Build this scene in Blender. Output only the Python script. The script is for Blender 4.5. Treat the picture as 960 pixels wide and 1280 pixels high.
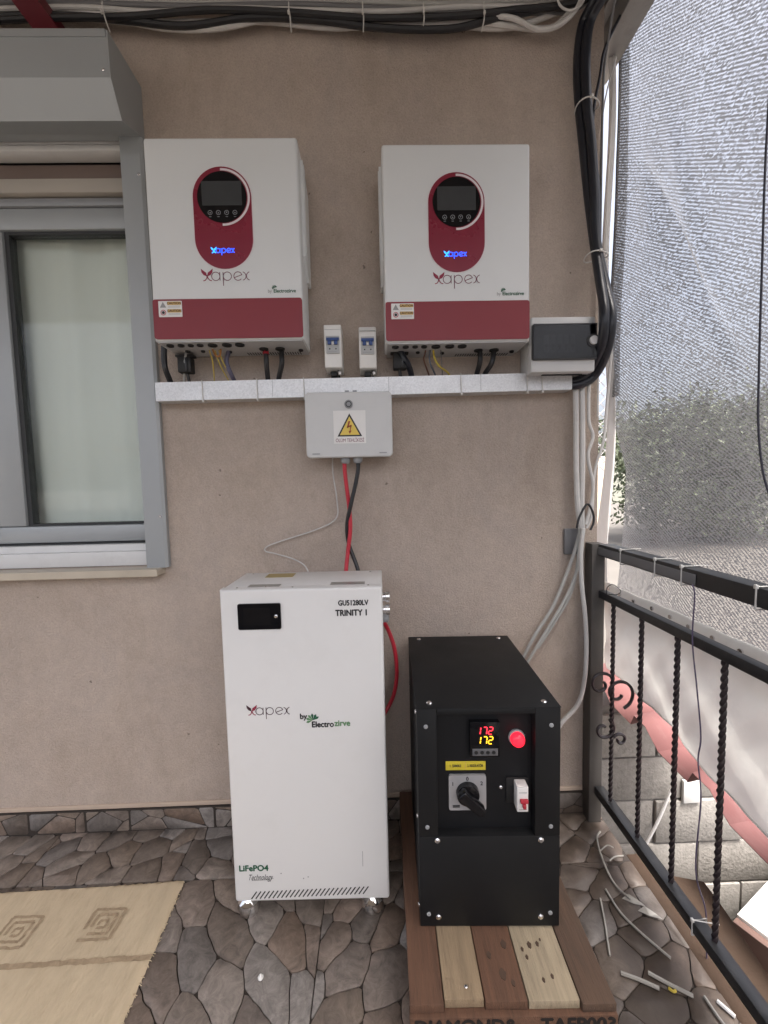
import bpy, bmesh, math, random
from mathutils import Vector, Matrix
random.seed(7)
R = math.radians
sc = bpy.context.scene
for o in list(bpy.data.objects): bpy.data.objects.remove(o)

# ------------------------------------------------------------------ camera
cam_d = bpy.data.cameras.new('camera'); cam = bpy.data.objects.new('camera', cam_d)
sc.collection.objects.link(cam); sc.camera = cam
cam_d.sensor_fit = 'VERTICAL'; cam_d.sensor_height = 32.0; cam_d.lens = 12.875
cam_d.clip_start = 0.02; cam_d.clip_end = 3000
_r = Vector((0.9995, -0.0229, -0.0232)).normalized()
_f = Vector((0.0214, 0.9970, -0.0718)).normalized()
_r = (_r - _f * _r.dot(_f)).normalized(); _u = _r.cross(_f)
m3 = Matrix((_r, _u, -_f)).transposed()
cam.matrix_world = Matrix.Translation((0, -1.32, 1.139)) @ m3.to_4x4()

# ------------------------------------------------------------------ sky, sun, exposure
SUN_EL, SUN_ROT = 70.0, 150.0
w = bpy.data.worlds.new('World'); sc.world = w; w.use_nodes = True
nt = w.node_tree; bg = nt.nodes['Background']
sky = nt.nodes.new('ShaderNodeTexSky'); sky.sky_type = 'NISHITA'; sky.sun_disc = False
sky.sun_elevation = R(SUN_EL); sky.sun_rotation = R(SUN_ROT); sky.dust_density = 9.0; sky.air_density = .7; sky.ozone_density = .4
hs = nt.nodes.new('ShaderNodeHueSaturation'); hs.inputs['Saturation'].default_value = .62
nt.links.new(sky.outputs[0], hs.inputs['Color']); nt.links.new(hs.outputs[0], bg.inputs[0]); bg.inputs[1].default_value = 0.15
sd = bpy.data.lights.new('sun', 'SUN'); sd.energy = 1.5; sd.angle = R(12); sd.color = (1.0, 0.965, 0.92)
sun = bpy.data.objects.new('sun', sd); sc.collection.objects.link(sun)
s = Vector((math.sin(R(SUN_ROT)) * math.cos(R(SUN_EL)), math.cos(R(SUN_ROT)) * math.cos(R(SUN_EL)), math.sin(R(SUN_EL))))
sun.rotation_euler = (-s).to_track_quat('-Z', 'Y').to_euler(); sun.location = s * 20
vs = sc.view_settings
vs.view_transform = 'Standard'; vs.look = 'None'; vs.exposure = 1.92; vs.gamma = 1.0; vs.use_curve_mapping = False

# ------------------------------------------------------------------ materials
def M(name, col, rough=.5, metal=0.0, var=.10, vs=6.0, bump=0.0, bs=150.0, spec=.5, stretch=None, emit=None, es=0, rvar=.12, dirt=0.0, dirtcol=(.08,.06,.05), coat=0):
    m = bpy.data.materials.new(name); m.use_nodes = True
    n = m.node_tree.nodes; l = m.node_tree.links; b = n['Principled BSDF']
    b.inputs['Metallic'].default_value = metal; b.inputs['Specular IOR Level'].default_value = spec
    if coat: b.inputs['Coat Weight'].default_value = coat
    tc = n.new('ShaderNodeTexCoord'); src = tc.outputs['Object']
    if stretch:
        mp = n.new('ShaderNodeMapping'); mp.inputs['Scale'].default_value = stretch; l.new(src, mp.inputs[0]); src = mp.outputs[0]
    nz = n.new('ShaderNodeTexNoise'); nz.inputs['Scale'].default_value = vs; nz.inputs['Detail'].default_value = 6; nz.inputs['Roughness'].default_value = .6
    l.new(src, nz.inputs['Vector'])
    mx = n.new('ShaderNodeMix'); mx.data_type = 'RGBA'
    lo = tuple(max(0, c * (1 - var)) for c in col); hi = tuple(min(1, c * (1 + var)) for c in col)
    mx.inputs['A'].default_value = (*lo, 1); mx.inputs['B'].default_value = (*hi, 1)
    l.new(nz.outputs['Fac'], mx.inputs['Factor']); colout = mx.outputs['Result']
    if dirt:
        n2 = n.new('ShaderNodeTexNoise'); n2.inputs['Scale'].default_value = vs * 2.3; n2.inputs['Detail'].default_value = 8; n2.inputs['Roughness'].default_value = .7
        l.new(src, n2.inputs['Vector'])
        r2 = n.new('ShaderNodeMapRange'); r2.inputs['From Min'].default_value = .52; r2.inputs['From Max'].default_value = .78; r2.inputs['To Max'].default_value = dirt
        l.new(n2.outputs['Fac'], r2.inputs['Value'])
        m2 = n.new('ShaderNodeMix'); m2.data_type = 'RGBA'; l.new(r2.outputs[0], m2.inputs['Factor']); l.new(colout, m2.inputs['A']); m2.inputs['B'].default_value = (*dirtcol, 1)
        colout = m2.outputs['Result']
    l.new(colout, b.inputs['Base Color'])
    mr = n.new('ShaderNodeMapRange'); mr.inputs['To Min'].default_value = max(.02, rough - rvar); mr.inputs['To Max'].default_value = min(1, rough + rvar)
    l.new(nz.outputs['Fac'], mr.inputs['Value']); l.new(mr.outputs[0], b.inputs['Roughness'])
    if bump:
        nb = n.new('ShaderNodeTexNoise'); nb.inputs['Scale'].default_value = bs; nb.inputs['Detail'].default_value = 5; l.new(src, nb.inputs['Vector'])
        bp = n.new('ShaderNodeBump'); bp.inputs['Strength'].default_value = bump; bp.inputs['Distance'].default_value = .003
        l.new(nb.outputs['Fac'], bp.inputs['Height']); l.new(bp.outputs[0], b.inputs['Normal'])
    if emit:
        b.inputs['Emission Color'].default_value = (*emit, 1); b.inputs['Emission Strength'].default_value = es
    return m

def stucco():
    m = bpy.data.materials.new('stucco'); m.use_nodes = True
    n = m.node_tree.nodes; l = m.node_tree.links; b = n['Principled BSDF']; b.inputs['Roughness'].default_value = .93; b.inputs['Specular IOR Level'].default_value = .2
    tc = n.new('ShaderNodeTexCoord')
    def noise(scale, det=5, ro=.6, st=(1, 1, 1), dist=0):
        mp = n.new('ShaderNodeMapping'); mp.inputs['Scale'].default_value = st; l.new(tc.outputs['Object'], mp.inputs[0])
        z = n.new('ShaderNodeTexNoise'); z.inputs['Scale'].default_value = scale; z.inputs['Detail'].default_value = det; z.inputs['Roughness'].default_value = ro; z.inputs['Distortion'].default_value = dist
        l.new(mp.outputs[0], z.inputs['Vector']); return z.outputs['Fac']
    def rng(v, a, b_, c, d):
        r = n.new('ShaderNodeMapRange'); r.inputs['From Min'].default_value = a; r.inputs['From Max'].default_value = b_; r.inputs['To Min'].default_value = c; r.inputs['To Max'].default_value = d; l.new(v, r.inputs['Value']); return r.outputs[0]
    def mul(a, b_):
        q = n.new('ShaderNodeMath'); q.operation = 'MULTIPLY'; l.new(a, q.inputs[0]); l.new(b_, q.inputs[1]); return q.outputs[0]
    big = noise(1.3, 4); grain = noise(190, 4, .75); mid = noise(30, 6, .7, (1, 1, .9)); blot = noise(4.5, 6, .7, (1, 1, .7), .6); streak = noise(26, 3, .6, (1, 1, .08)); speck = noise(42, 2, .5)
    f = mul(rng(big, .3, .7, .86, 1.10), rng(grain, .3, .7, .88, 1.11)); f = mul(f, rng(mid, .3, .7, .93, 1.06)); f = mul(f, rng(blot, .48, .78, 1.04, .80)); f = mul(f, rng(streak, .35, .65, .985, 1.012)); f = mul(f, rng(speck, .735, .77, 1.0, .45))
    cr = n.new('ShaderNodeMix'); cr.data_type = 'RGBA'; cr.inputs['A'].default_value = (.468, .396, .345, 1); cr.inputs['B'].default_value = (.525, .437, .368, 1); l.new(rng(blot, .35, .65, 0, 1), cr.inputs['Factor'])
    mx = n.new('ShaderNodeMix'); mx.data_type = 'RGBA'; mx.blend_type = 'MULTIPLY'; mx.inputs['Factor'].default_value = 1; l.new(cr.outputs['Result'], mx.inputs['A']); l.new(f, mx.inputs['B']); l.new(mx.outputs['Result'], b.inputs['Base Color'])
    ad = n.new('ShaderNodeMath'); ad.operation = 'ADD'; l.new(grain, ad.inputs[0]); l.new(mid, ad.inputs[1])
    bp = n.new('ShaderNodeBump'); bp.inputs['Strength'].default_value = .8; bp.inputs['Distance'].default_value = .005; l.new(ad.outputs[0], bp.inputs['Height']); l.new(bp.outputs[0], b.inputs['Normal'])
    return m

def galv():
    m = M('galvanised', (.62, .63, .64), .45, .55, .05, 30)
    n = m.node_tree.nodes; l = m.node_tree.links; b = n['Principled BSDF']; tc = [x for x in n if x.type == 'TEX_COORD'][0]
    v = n.new('ShaderNodeTexVoronoi'); v.inputs['Scale'].default_value = 240; l.new(tc.outputs['Object'], v.inputs['Vector'])
    cr = n.new('ShaderNodeValToRGB'); cr.color_ramp.elements[0].color = (.60, .605, .61, 1); cr.color_ramp.elements[1].color = (.74, .745, .75, 1)
    l.new(v.outputs['Color'], cr.inputs['Fac']); l.new(cr.outputs[0], b.inputs['Base Color'])
    return m

def stone():
    m = bpy.data.materials.new('printed_stone'); m.use_nodes = True
    n = m.node_tree.nodes; l = m.node_tree.links; b = n['Principled BSDF']
    oi = n.new('ShaderNodeObjectInfo'); tc = n.new('ShaderNodeTexCoord')
    cr = n.new('ShaderNodeValToRGB'); e = cr.color_ramp.elements
    e[0].color = (.105, .088, .076, 1); e[1].color = (.20, .172, .15, 1)
    for p, c in ((.2, (.175, .137, .108, 1)), (.4, (.20, .183, .17, 1)), (.55, (.15, .11, .084, 1)), (.75, (.135, .126, .119, 1)), (.88, (.165, .12, .092, 1))):
        x = e.new(p); x.color = c
    l.new(oi.outputs['Random'], cr.inputs['Fac'])
    nz = n.new('ShaderNodeTexNoise'); nz.inputs['Scale'].default_value = 26; nz.inputs['Detail'].default_value = 10; nz.inputs['Roughness'].default_value = .78; nz.inputs['Distortion'].default_value = 1.0
    l.new(tc.outputs['Object'], nz.inputs['Vector'])
    mr = n.new('ShaderNodeMapRange'); mr.inputs['From Min'].default_value = .3; mr.inputs['From Max'].default_value = .7; mr.inputs['To Min'].default_value = .5; mr.inputs['To Max'].default_value = 1.75
    l.new(nz.outputs['Fac'], mr.inputs['Value'])
    mx = n.new('ShaderNodeMix'); mx.data_type = 'RGBA'; mx.blend_type = 'MULTIPLY'; mx.inputs['Factor'].default_value = 1
    l.new(cr.outputs[0], mx.inputs['A']); l.new(mr.outputs[0], mx.inputs['B'])
    # grime and shade painted together into the stones towards the railing
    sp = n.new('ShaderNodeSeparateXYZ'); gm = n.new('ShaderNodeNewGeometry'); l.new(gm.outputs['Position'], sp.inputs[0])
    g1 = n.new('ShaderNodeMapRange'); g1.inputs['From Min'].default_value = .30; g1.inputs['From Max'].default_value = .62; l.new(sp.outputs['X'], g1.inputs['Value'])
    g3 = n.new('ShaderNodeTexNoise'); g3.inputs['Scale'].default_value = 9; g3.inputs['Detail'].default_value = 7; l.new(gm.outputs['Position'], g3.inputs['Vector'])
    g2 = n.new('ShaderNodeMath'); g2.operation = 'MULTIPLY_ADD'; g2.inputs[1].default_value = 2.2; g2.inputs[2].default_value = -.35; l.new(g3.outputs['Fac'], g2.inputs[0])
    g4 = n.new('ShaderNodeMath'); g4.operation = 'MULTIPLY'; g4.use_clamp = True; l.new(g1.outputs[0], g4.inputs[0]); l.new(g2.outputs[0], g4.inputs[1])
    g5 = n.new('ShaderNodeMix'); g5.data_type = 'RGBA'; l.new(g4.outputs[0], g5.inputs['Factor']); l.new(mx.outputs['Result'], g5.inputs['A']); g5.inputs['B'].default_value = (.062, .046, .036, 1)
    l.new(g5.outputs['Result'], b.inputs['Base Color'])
    r2 = n.new('ShaderNodeMapRange'); r2.inputs['To Min'].default_value = .32; r2.inputs['To Max'].default_value = .6
    l.new(nz.outputs['Fac'], r2.inputs['Value']); l.new(r2.outputs[0], b.inputs['Roughness'])
    bp = n.new('ShaderNodeBump'); bp.inputs['Strength'].default_value = .25; bp.inputs['Distance'].default_value = .004
    l.new(nz.outputs['Fac'], bp.inputs['Height']); l.new(bp.outputs[0], b.inputs['Normal'])
    return m

def net_mat():
    m = bpy.data.materials.new('shade_net'); m.use_nodes = True
    n = m.node_tree.nodes; l = m.node_tree.links; b = n['Principled BSDF']; out = n['Material Output']
    tc = n.new('ShaderNodeTexCoord')
    wv = n.new('ShaderNodeTexWave'); wv.bands_direction = 'Z'; wv.inputs['Scale'].default_value = 42; wv.inputs['Distortion'].default_value = 1.2; wv.inputs['Detail'].default_value = 2; wv.inputs['Detail Scale'].default_value = 9
    mw = n.new('ShaderNodeMapping'); mw.inputs['Rotation'].default_value = (-.62, 0, 0); l.new(tc.outputs['Object'], mw.inputs[0]); l.new(mw.outputs[0], wv.inputs['Vector'])
    mp = n.new('ShaderNodeMapping'); mp.inputs['Rotation'].default_value = (.5, 0, 0); mp.inputs['Scale'].default_value = (1, 1, 2.1); l.new(tc.outputs['Object'], mp.inputs[0])
    nz = n.new('ShaderNodeTexNoise'); nz.inputs['Scale'].default_value = 150; nz.inputs['Detail'].default_value = 1.0; l.new(mp.outputs[0], nz.inputs['Vector'])
    ad = n.new('ShaderNodeMath'); ad.operation = 'MULTIPLY_ADD'; ad.inputs[1].default_value = .26; l.new(wv.outputs['Fac'], ad.inputs[0]); l.new(nz.outputs['Fac'], ad.inputs[2])
    big = n.new('ShaderNodeTexNoise'); big.inputs['Scale'].default_value = 3.2; l.new(tc.outputs['Object'], big.inputs['Vector'])
    a2 = n.new('ShaderNodeMath'); a2.operation = 'MULTIPLY_ADD'; a2.inputs[1].default_value = .12; l.new(big.outputs['Fac'], a2.inputs[0]); l.new(ad.outputs[0], a2.inputs[2])
    mr = n.new('ShaderNodeMapRange'); mr.inputs['From Min'].default_value = .60; mr.inputs['From Max'].default_value = .84; mr.inputs['To Min'].default_value = .97; mr.inputs['To Max'].default_value = .40
    l.new(a2.outputs[0], mr.inputs['Value'])
    b.inputs['Base Color'].default_value = (.19, .19, .197, 1); b.inputs['Roughness'].default_value = .7
    tr = n.new('ShaderNodeBsdfTranslucent'); tr.inputs[0].default_value = (.22, .222, .232, 1)
    ms = n.new('ShaderNodeMixShader'); ms.inputs[0].default_value = .4; l.new(b.outputs[0], ms.inputs[1]); l.new(tr.outputs[0], ms.inputs[2])
    tp = n.new('ShaderNodeBsdfTransparent'); m2 = n.new('ShaderNodeMixShader'); l.new(mr.outputs[0], m2.inputs[0]); l.new(tp.outputs[0], m2.inputs[1]); l.new(ms.outputs[0], m2.inputs[2])
    l.new(m2.outputs[0], out.inputs[0])
    return m

def cloth_mat(name, col, trans=.35, alpha=1.0, var=.06, vs=5, dirt=.15):
    m = M(name, col, .85, 0, var, vs, bump=.2, bs=400, spec=.2, dirt=dirt, dirtcol=tuple(c * .6 for c in col))
    n = m.node_tree.nodes; l = m.node_tree.links; b = n['Principled BSDF']; out = n['Material Output']
    tr = n.new('ShaderNodeBsdfTranslucent'); tr.inputs[0].default_value = (*col, 1)
    ms = n.new('ShaderNodeMixShader'); ms.inputs[0].default_value = trans; l.new(b.outputs[0], ms.inputs[1]); l.new(tr.outputs[0], ms.inputs[2])
    last = ms
    if alpha < 1:
        tp = n.new('ShaderNodeBsdfTransparent'); m2 = n.new('ShaderNodeMixShader'); m2.inputs[0].default_value = alpha
        l.new(tp.outputs[0], m2.inputs[1]); l.new(ms.outputs[0], m2.inputs[2]); last = m2
    l.new(last.outputs[0], out.inputs[0]); return m

def glass_mat(name, tint=(1, 1, 1), alpha=.12, rough=.02):
    m = bpy.data.materials.new(name); m.use_nodes = True
    n = m.node_tree.nodes; l = m.node_tree.links; out = n['Material Output']; n.remove(n['Principled BSDF'])
    tp = n.new('ShaderNodeBsdfTransparent'); tp.inputs[0].default_value = (*tint, 1)
    gl = n.new('ShaderNodeBsdfGlossy'); gl.inputs['Roughness'].default_value = rough
    fr = n.new('ShaderNodeLayerWeight'); fr.inputs[0].default_value = .5
    pw = n.new('ShaderNodeMath'); pw.operation = 'POWER'; pw.inputs[1].default_value = 5; l.new(fr.outputs['Facing'], pw.inputs[0])
    ad = n.new('ShaderNodeMath'); ad.operation = 'MULTIPLY_ADD'; ad.inputs[1].default_value = .9; ad.inputs[2].default_value = .03 + alpha; l.new(pw.outputs[0], ad.inputs[0])
    ms = n.new('ShaderNodeMixShader'); l.new(ad.outputs[0], ms.inputs[0]); l.new(tp.outputs[0], ms.inputs[1]); l.new(gl.outputs[0], ms.inputs[2])
    l.new(ms.outputs[0], out.inputs[0]); return m

X = {}
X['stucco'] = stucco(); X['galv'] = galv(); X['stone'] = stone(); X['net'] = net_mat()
X['grout'] = M('grout', (.038, .030, .025), .8, 0, .3, 20)
X['white_coat'] = M('white_powder_coat', (.70, .715, .71), .42, 0, .03, 3, bump=.08, bs=700, dirt=.06, dirtcol=(.45, .42, .38))
X['white_batt'] = M('white_cabinet_paint', (.74, .735, .72), .4, 0, .03, 3, bump=.07, bs=700, dirt=.10, dirtcol=(.42, .39, .35))
X['red_band'] = M('dark_red_paint', (.225, .02, .03), .45, 0, .06, 4, bump=.06, bs=700)
X['pill'] = M('crimson_panel', (.22, .014, .035), .3, 0, .05, 4)
X['ring'] = M('pale_ring', (.75, .68, .70), .35)
X['gloss_black'] = M('gloss_black', (.006, .006, .0075), .14, 0, .1, 5, rvar=.05, spec=.3)
X['screen'] = M('grey_screen', (.045, .048, .05), .25, 0, .15, 30, rvar=.05)
X['icon'] = M('grey_icon', (.25, .26, .27), .5)
X['blue_led'] = M('blue_led', (.05, .1, .6), .4, emit=(.01, .07, 1.0), es=.75)
X['cyan_led'] = M('cyan_led', (.05, .3, .6), .4, emit=(.02, .25, 1.0), es=.8)
X['maroon_ink'] = M('maroon_ink', (.16, .03, .06), .5); X['dark_ink'] = M('dark_ink', (.05, .015, .025), .5)
X['leaf_red'] = M('leaf_red', (.28, .015, .05), .5); X['black_ink'] = M('black_ink', (.02, .02, .022), .5)
X['green_ink'] = M('dark_green_ink', (.015, .10, .05), .5); X['pale_green'] = M('pale_green_ink', (.12, .25, .12), .5); X['grey_ink'] = M('grey_ink', (.3, .3, .3), .5)
X['sticker'] = M('white_sticker', (.78, .77, .75), .5); X['amber'] = M('amber_print', (.60, .40, .12), .5); X['red_ink'] = M('red_ink', (.45, .03, .05), .5)
X['yellow'] = M('yellow_print', (.75, .55, .10), .5); X['label_yellow'] = M('yellow_label', (.62, .5, .04), .45)
X['under'] = M('inverter_base_grey', (.5, .5, .5), .5, .3, .06, 20)
X['hole'] = M('black_rubber', (.012, .012, .012), .6, 0, .2, 40)
X['blk_cable'] = M('black_cable', (.017, .017, .019), .42, 0, .25, 30, bump=.1, bs=90)
X['blk_conduit'] = M('black_conduit', (.015, .017, .024), .33, 0, .2, 14)
X['grey_cable'] = M('grey_cable', (.40, .40, .38), .5, 0, .12, 10); X['lgrey_cable'] = M('light_grey_cable', (.58, .57, .55), .5, 0, .1, 10, dirt=.25)
X['dgrey_cable'] = M('dark_grey_cable', (.16, .16, .165), .5, 0, .2, 10)
X['red_cable'] = M('red_cable', (.50, .025, .045), .4, 0, .1, 20); X['yel_cable'] = M('yellow_cable', (.55, .42, .06), .45); X['org_cable'] = M('orange_cable', (.4, .17, .05), .45)
X['purple'] = M('violet_grey_cable', (.10, .095, .15), .5); X['brown_cable'] = M('brown_cable', (.12, .05, .03), .5); X['blue_cable'] = M('slate_cable', (.10, .12, .16), .5)
X['box_grey'] = M('light_grey_plastic', (.60, .605, .60), .48, 0, .03, 6, bump=.05, bs=500, dirt=.06)
X['gland'] = M('gland_grey', (.30, .31, .32), .5); X['brk_white'] = M('breaker_white', (.76, .75, .72), .42, 0, .03, 10, dirt=.08); X['brk_grey'] = M('breaker_grey', (.42, .43, .43), .45)
X['toggle'] = M('toggle_blue', (.025, .065, .22), .4); X['smoke'] = glass_mat('smoked_door', (.40, .41, .43), .03, .08)
X['dark_in'] = M('dark_inner', (.03, .03, .032), .6); X['steel'] = M('bright_steel', (.75, .75, .76), .25, 1.0, .08, 60)
X['chrome'] = M('chrome', (.8, .8, .8), .08, 1.0, .05, 20, rvar=.04)
X['blk_paint'] = M('black_powder_coat', (.009, .0095, .0105), .55, 0, .12, 8, bump=.18, bs=900, dirt=.04, dirtcol=(.06, .058, .055), spec=.3)
X['blk_inner'] = M('black_recess', (.008, .0085, .010), .5, 0, .12, 8, spec=.3)
X['led_red'] = M('led_red', (.4, .02, .03), .4, emit=(1, .03, .05), es=.75); X['led_yel'] = M('led_yellow', (.4, .3, .02), .4, emit=(1, .5, .02), es=.7)
X['lamp_red'] = M('lamp_red', (.6, .02, .03), .3, emit=(1, .012, .03), es=.6); X['plate'] = M('switch_plate', (.45, .45, .46), .4, .4, .04, 10)
X['alu'] = M('grey_aluminium', (.38, .40, .41), .45, .25, .05, 4, stretch=(1, 1, 1), bump=.03, bs=300, dirt=.08, dirtcol=(.3, .28, .25))
X['alu_dark'] = M('dark_grey_frame', (.30, .31, .32), .45, .25, .05, 4); X['gasket'] = M('rubber_gasket', (.03, .032, .034), .6)  # darker grey for the rear sash and one head rail
X['pvc'] = M('white_pvc', (.70, .70, .69), .4, 0, .04, 6, dirt=.12); X['slat'] = M('taupe_slat', (.20, .15, .13), .6); X['slat2'] = M('beige_slat', (.42, .38, .33), .55)
X['marble'] = M('beige_marble', (.52, .46, .37), .4, 0, .16, 9, dirt=.3, dirtcol=(.25, .2, .15)); X['glass'] = glass_mat('window_glass', (.95, .97, .96), -.008, .03)
X['curtain'] = cloth_mat('sheer_curtain', (.90, .92, .88), .15, 1.0, .04, 3, 0)
X['room'] = M('room_wall', (.4, .4, .38), .9)
X['maroon_steel'] = M('maroon_steel', (.12, .012, .02), .35, 0, .15, 10); X['roof'] = M('roof_board', (.30, .27, .24), .85, 0, .12, 5); X['beam'] = M('grey_beam', (.30, .30, .30), .6, .2, .15, 8, dirt=.3)
X['rail'] = M('black_rail_paint', (.022, .0225, .024), .42, 0, .2, 10, dirt=.25, dirtcol=(.14, .13, .12), bump=.06, bs=200); X['bar'] = M('dark_wrought_bar', (.024, .017, .02), .4, 0, .2, 20, bump=.1, bs=200)
X['tie'] = M('clear_tie', (.62, .61, .58), .35); X['scrap'] = M('clear_scrap', (.36, .345, .31), .25)
X['tarp'] = cloth_mat('white_tarp', (.80, .795, .775), .52, 1.0, .08, 5, .45); X['whitecloth'] = cloth_mat('white_cloth', (.80, .79, .78), .55, 1.0, .04, 6, .12)
X['pink'] = M('faded_pink_sheet', (.26, .12, .118), .5, 0, .18, 4, dirt=.4, dirtcol=(.42, .27, .26), stretch=(2, .4, 1))
X['block'] = M('concrete_block', (.27, .255, .235), .95, 0, .38, 38, bump=1.0, bs=90, dirt=.55, dirtcol=(.15, .14, .13), spec=.1); X['mortar'] = M('mortar', (.17, .16, .15), .95, 0, .2, 20, bump=.6)
X['ledge'] = M('brown_concrete', (.055, .037, .027), .95, 0, .16, 8, bump=.3, bs=150, dirt=.25, dirtcol=(.085, .07, .058), spec=.1); X['soil'] = M('pale_ground', (.125, .115, .103), .95, 0, .3, .6, bump=.5, bs=20)
X['neigh'] = M('beige_render', (.55, .47, .37), .9, 0, .12, 5, bump=.5, bs=60, dirt=.2); X['bark'] = M('bark', (.09, .07, .055), .9, 0, .2, 12, bump=.6); X['leaf'] = M('olive_leaf', (.075, .095, .05), .6, 0, .35, 3)
X['white_board'] = M('white_board', (.6, .595, .58), .5, 0, .04, 4, dirt=.12); X['brown_frame'] = M('brown_frame', (.14, .085, .07), .6)
X['wood'] = [M('pallet_wood_%s' % k, c, .85, 0, .5, 9, bump=.6, bs=60, stretch=(9, .7, 4), dirt=d, dirtcol=dc) for k, c, d, dc in (
    ('tan', (.27, .20, .125), .6, (.11, .075, .05)), ('brown', (.125, .064, .038), .65, (.045, .024, .016)), ('pale', (.33, .27, .185), .65, (.14, .105, .075)), ('dark', (.095, .058, .038), .6, (.035, .024, .018)))]
X['rug'] = M('rug_pile', (.56, .46, .32), .95, 0, .25, 9, bump=1.0, bs=55, stretch=(2.2, .55, 1), dirt=.4, dirtcol=(.33, .25, .15), spec=.1); X['rug_dark'] = M('rug_motif', (.37, .285, .19), .95, 0, .35, 60, bump=.8, bs=90, spec=.1)
X['foil'] = M('silver_foil', (.42, .42, .41), .35, .5, .2, 60); X['gold'] = M('gold_label', (.42, .33, .13), .4, .2)

# ------------------------------------------------------------------ geometry helpers
class G:
    def __init__(s): s.v = []; s.f = []
    def add(s, v, f):
        k = len(s.v); s.v += [tuple(p) for p in v]; s.f += [tuple(i + k for i in q) for q in f]; return s
    def box(s, x0, x1, y0, y1, z0, z1, bev=0.0, seg=2):
        bm = bmesh.new(); bmesh.ops.create_cube(bm, size=1)
        for v in bm.verts: v.co = Vector(((x0 + x1) / 2 + v.co.x * (x1 - x0), (y0 + y1) / 2 + v.co.y * (y1 - y0), (z0 + z1) / 2 + v.co.z * (z1 - z0)))
        if bev: bmesh.ops.bevel(bm, geom=bm.edges[:], offset=bev, segments=seg, profile=.5, affect='EDGES')
        bm.verts.index_update()
        s.add([v.co[:] for v in bm.verts], [[v.index for v in f.verts] for f in bm.faces]); bm.free(); return s
    def prism(s, poly, axis, a, b):
        def P(u, v, t): return (u, t, v) if axis == 'y' else ((u, v, t) if axis == 'z' else (t, u, v))
        n = len(poly); vs = [P(u, v, a) for u, v in poly] + [P(u, v, b) for u, v in poly]
        fs = [tuple(range(n)), tuple(range(2 * n - 1, n - 1, -1))] + [(i, (i + 1) % n, n + (i + 1) % n, n + i) for i in range(n)]
        return s.add(vs, fs)
    def tube(s, pts, r, n=8, sub=6, smooth=True, caps=True):
        p = [Vector(q) for q in pts]
        if smooth and len(p) > 2:
            o = []
            for i in range(len(p) - 1):
                a = p[max(i - 1, 0)]; b = p[i]; c = p[i + 1]; d = p[min(i + 2, len(p) - 1)]
                for k in range(sub):
                    t = k / sub; o.append(.5 * ((2 * b) + (c - a) * t + (2 * a - 5 * b + 4 * c - d) * t * t + (3 * b - a - 3 * c + d) * t ** 3))
            o.append(p[-1]); p = o
        up = Vector((0, 0, 1)); vs = []; prev = None
        for i, q in enumerate(p):
            t = (p[min(i + 1, len(p) - 1)] - p[max(i - 1, 0)]).normalized()
            if prev is None:
                a = t.cross(up if abs(t.z) < .9 else Vector((0, 1, 0))).normalized()
            else: a = (prev - t * prev.dot(t)).normalized()
            prev = a; b = t.cross(a); rr = r(i / (len(p) - 1)) if callable(r) else r
            for k in range(n):
                th = 2 * math.pi * k / n; vs.append(tuple(q + (a * math.cos(th) + b * math.sin(th)) * rr))
        m = len(p); fs = [(i * n + k, i * n + (k + 1) % n, (i + 1) * n + (k + 1) % n, (i + 1) * n + k) for i in range(m - 1) for k in range(n)]
        if caps: fs += [tuple(range(n - 1, -1, -1)), tuple(range((m - 1) * n, m * n))]
        return s.add(vs, fs)
    def lathe(s, prof, axis, c, n=24):
        vs = []; A = {'x': 0, 'y': 1, 'z': 2}[axis]; o = [i for i in range(3) if i != A]
        for r, t in prof:
            for k in range(n):
                th = 2 * math.pi * k / n; q = [0, 0, 0]; q[A] = c[A] + t; q[o[0]] = c[o[0]] + r * math.cos(th); q[o[1]] = c[o[1]] + r * math.sin(th); vs.append(tuple(q))
        m = len(prof); fs = [(i * n + k, i * n + (k + 1) % n, (i + 1) * n + (k + 1) % n, (i + 1) * n + k) for i in range(m - 1) for k in range(n)]
        fs += [tuple(range(n)), tuple(range((m - 1) * n, m * n))]
        return s.add(vs, fs)
    def rib(s, pts, wd, y):                       # flat stroke in the x-z plane at depth y
        p = [Vector(q) for q in pts]; L = []
        for i, q in enumerate(p):
            t = (p[min(i + 1, len(p) - 1)] - p[max(i - 1, 0)]).normalized(); nn = Vector((-t.y, t.x)) * wd / 2
            L.append((q + nn, q - nn))
        vs = []
        for a, b in L: vs += [(a.x, y, a.y), (b.x, y, b.y)]
        return s.add(vs, [(2 * i, 2 * i + 1, 2 * i + 3, 2 * i + 2) for i in range(len(L) - 1)])
    def sheet(s, fn, nu, nv, thick=0):
        vs = [fn(i / nu, j / nv) for j in range(nv + 1) for i in range(nu + 1)]
        return s.add(vs, [(j * (nu + 1) + i, j * (nu + 1) + i + 1, (j + 1) * (nu + 1) + i + 1, (j + 1) * (nu + 1) + i) for j in range(nv) for i in range(nu)])

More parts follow.
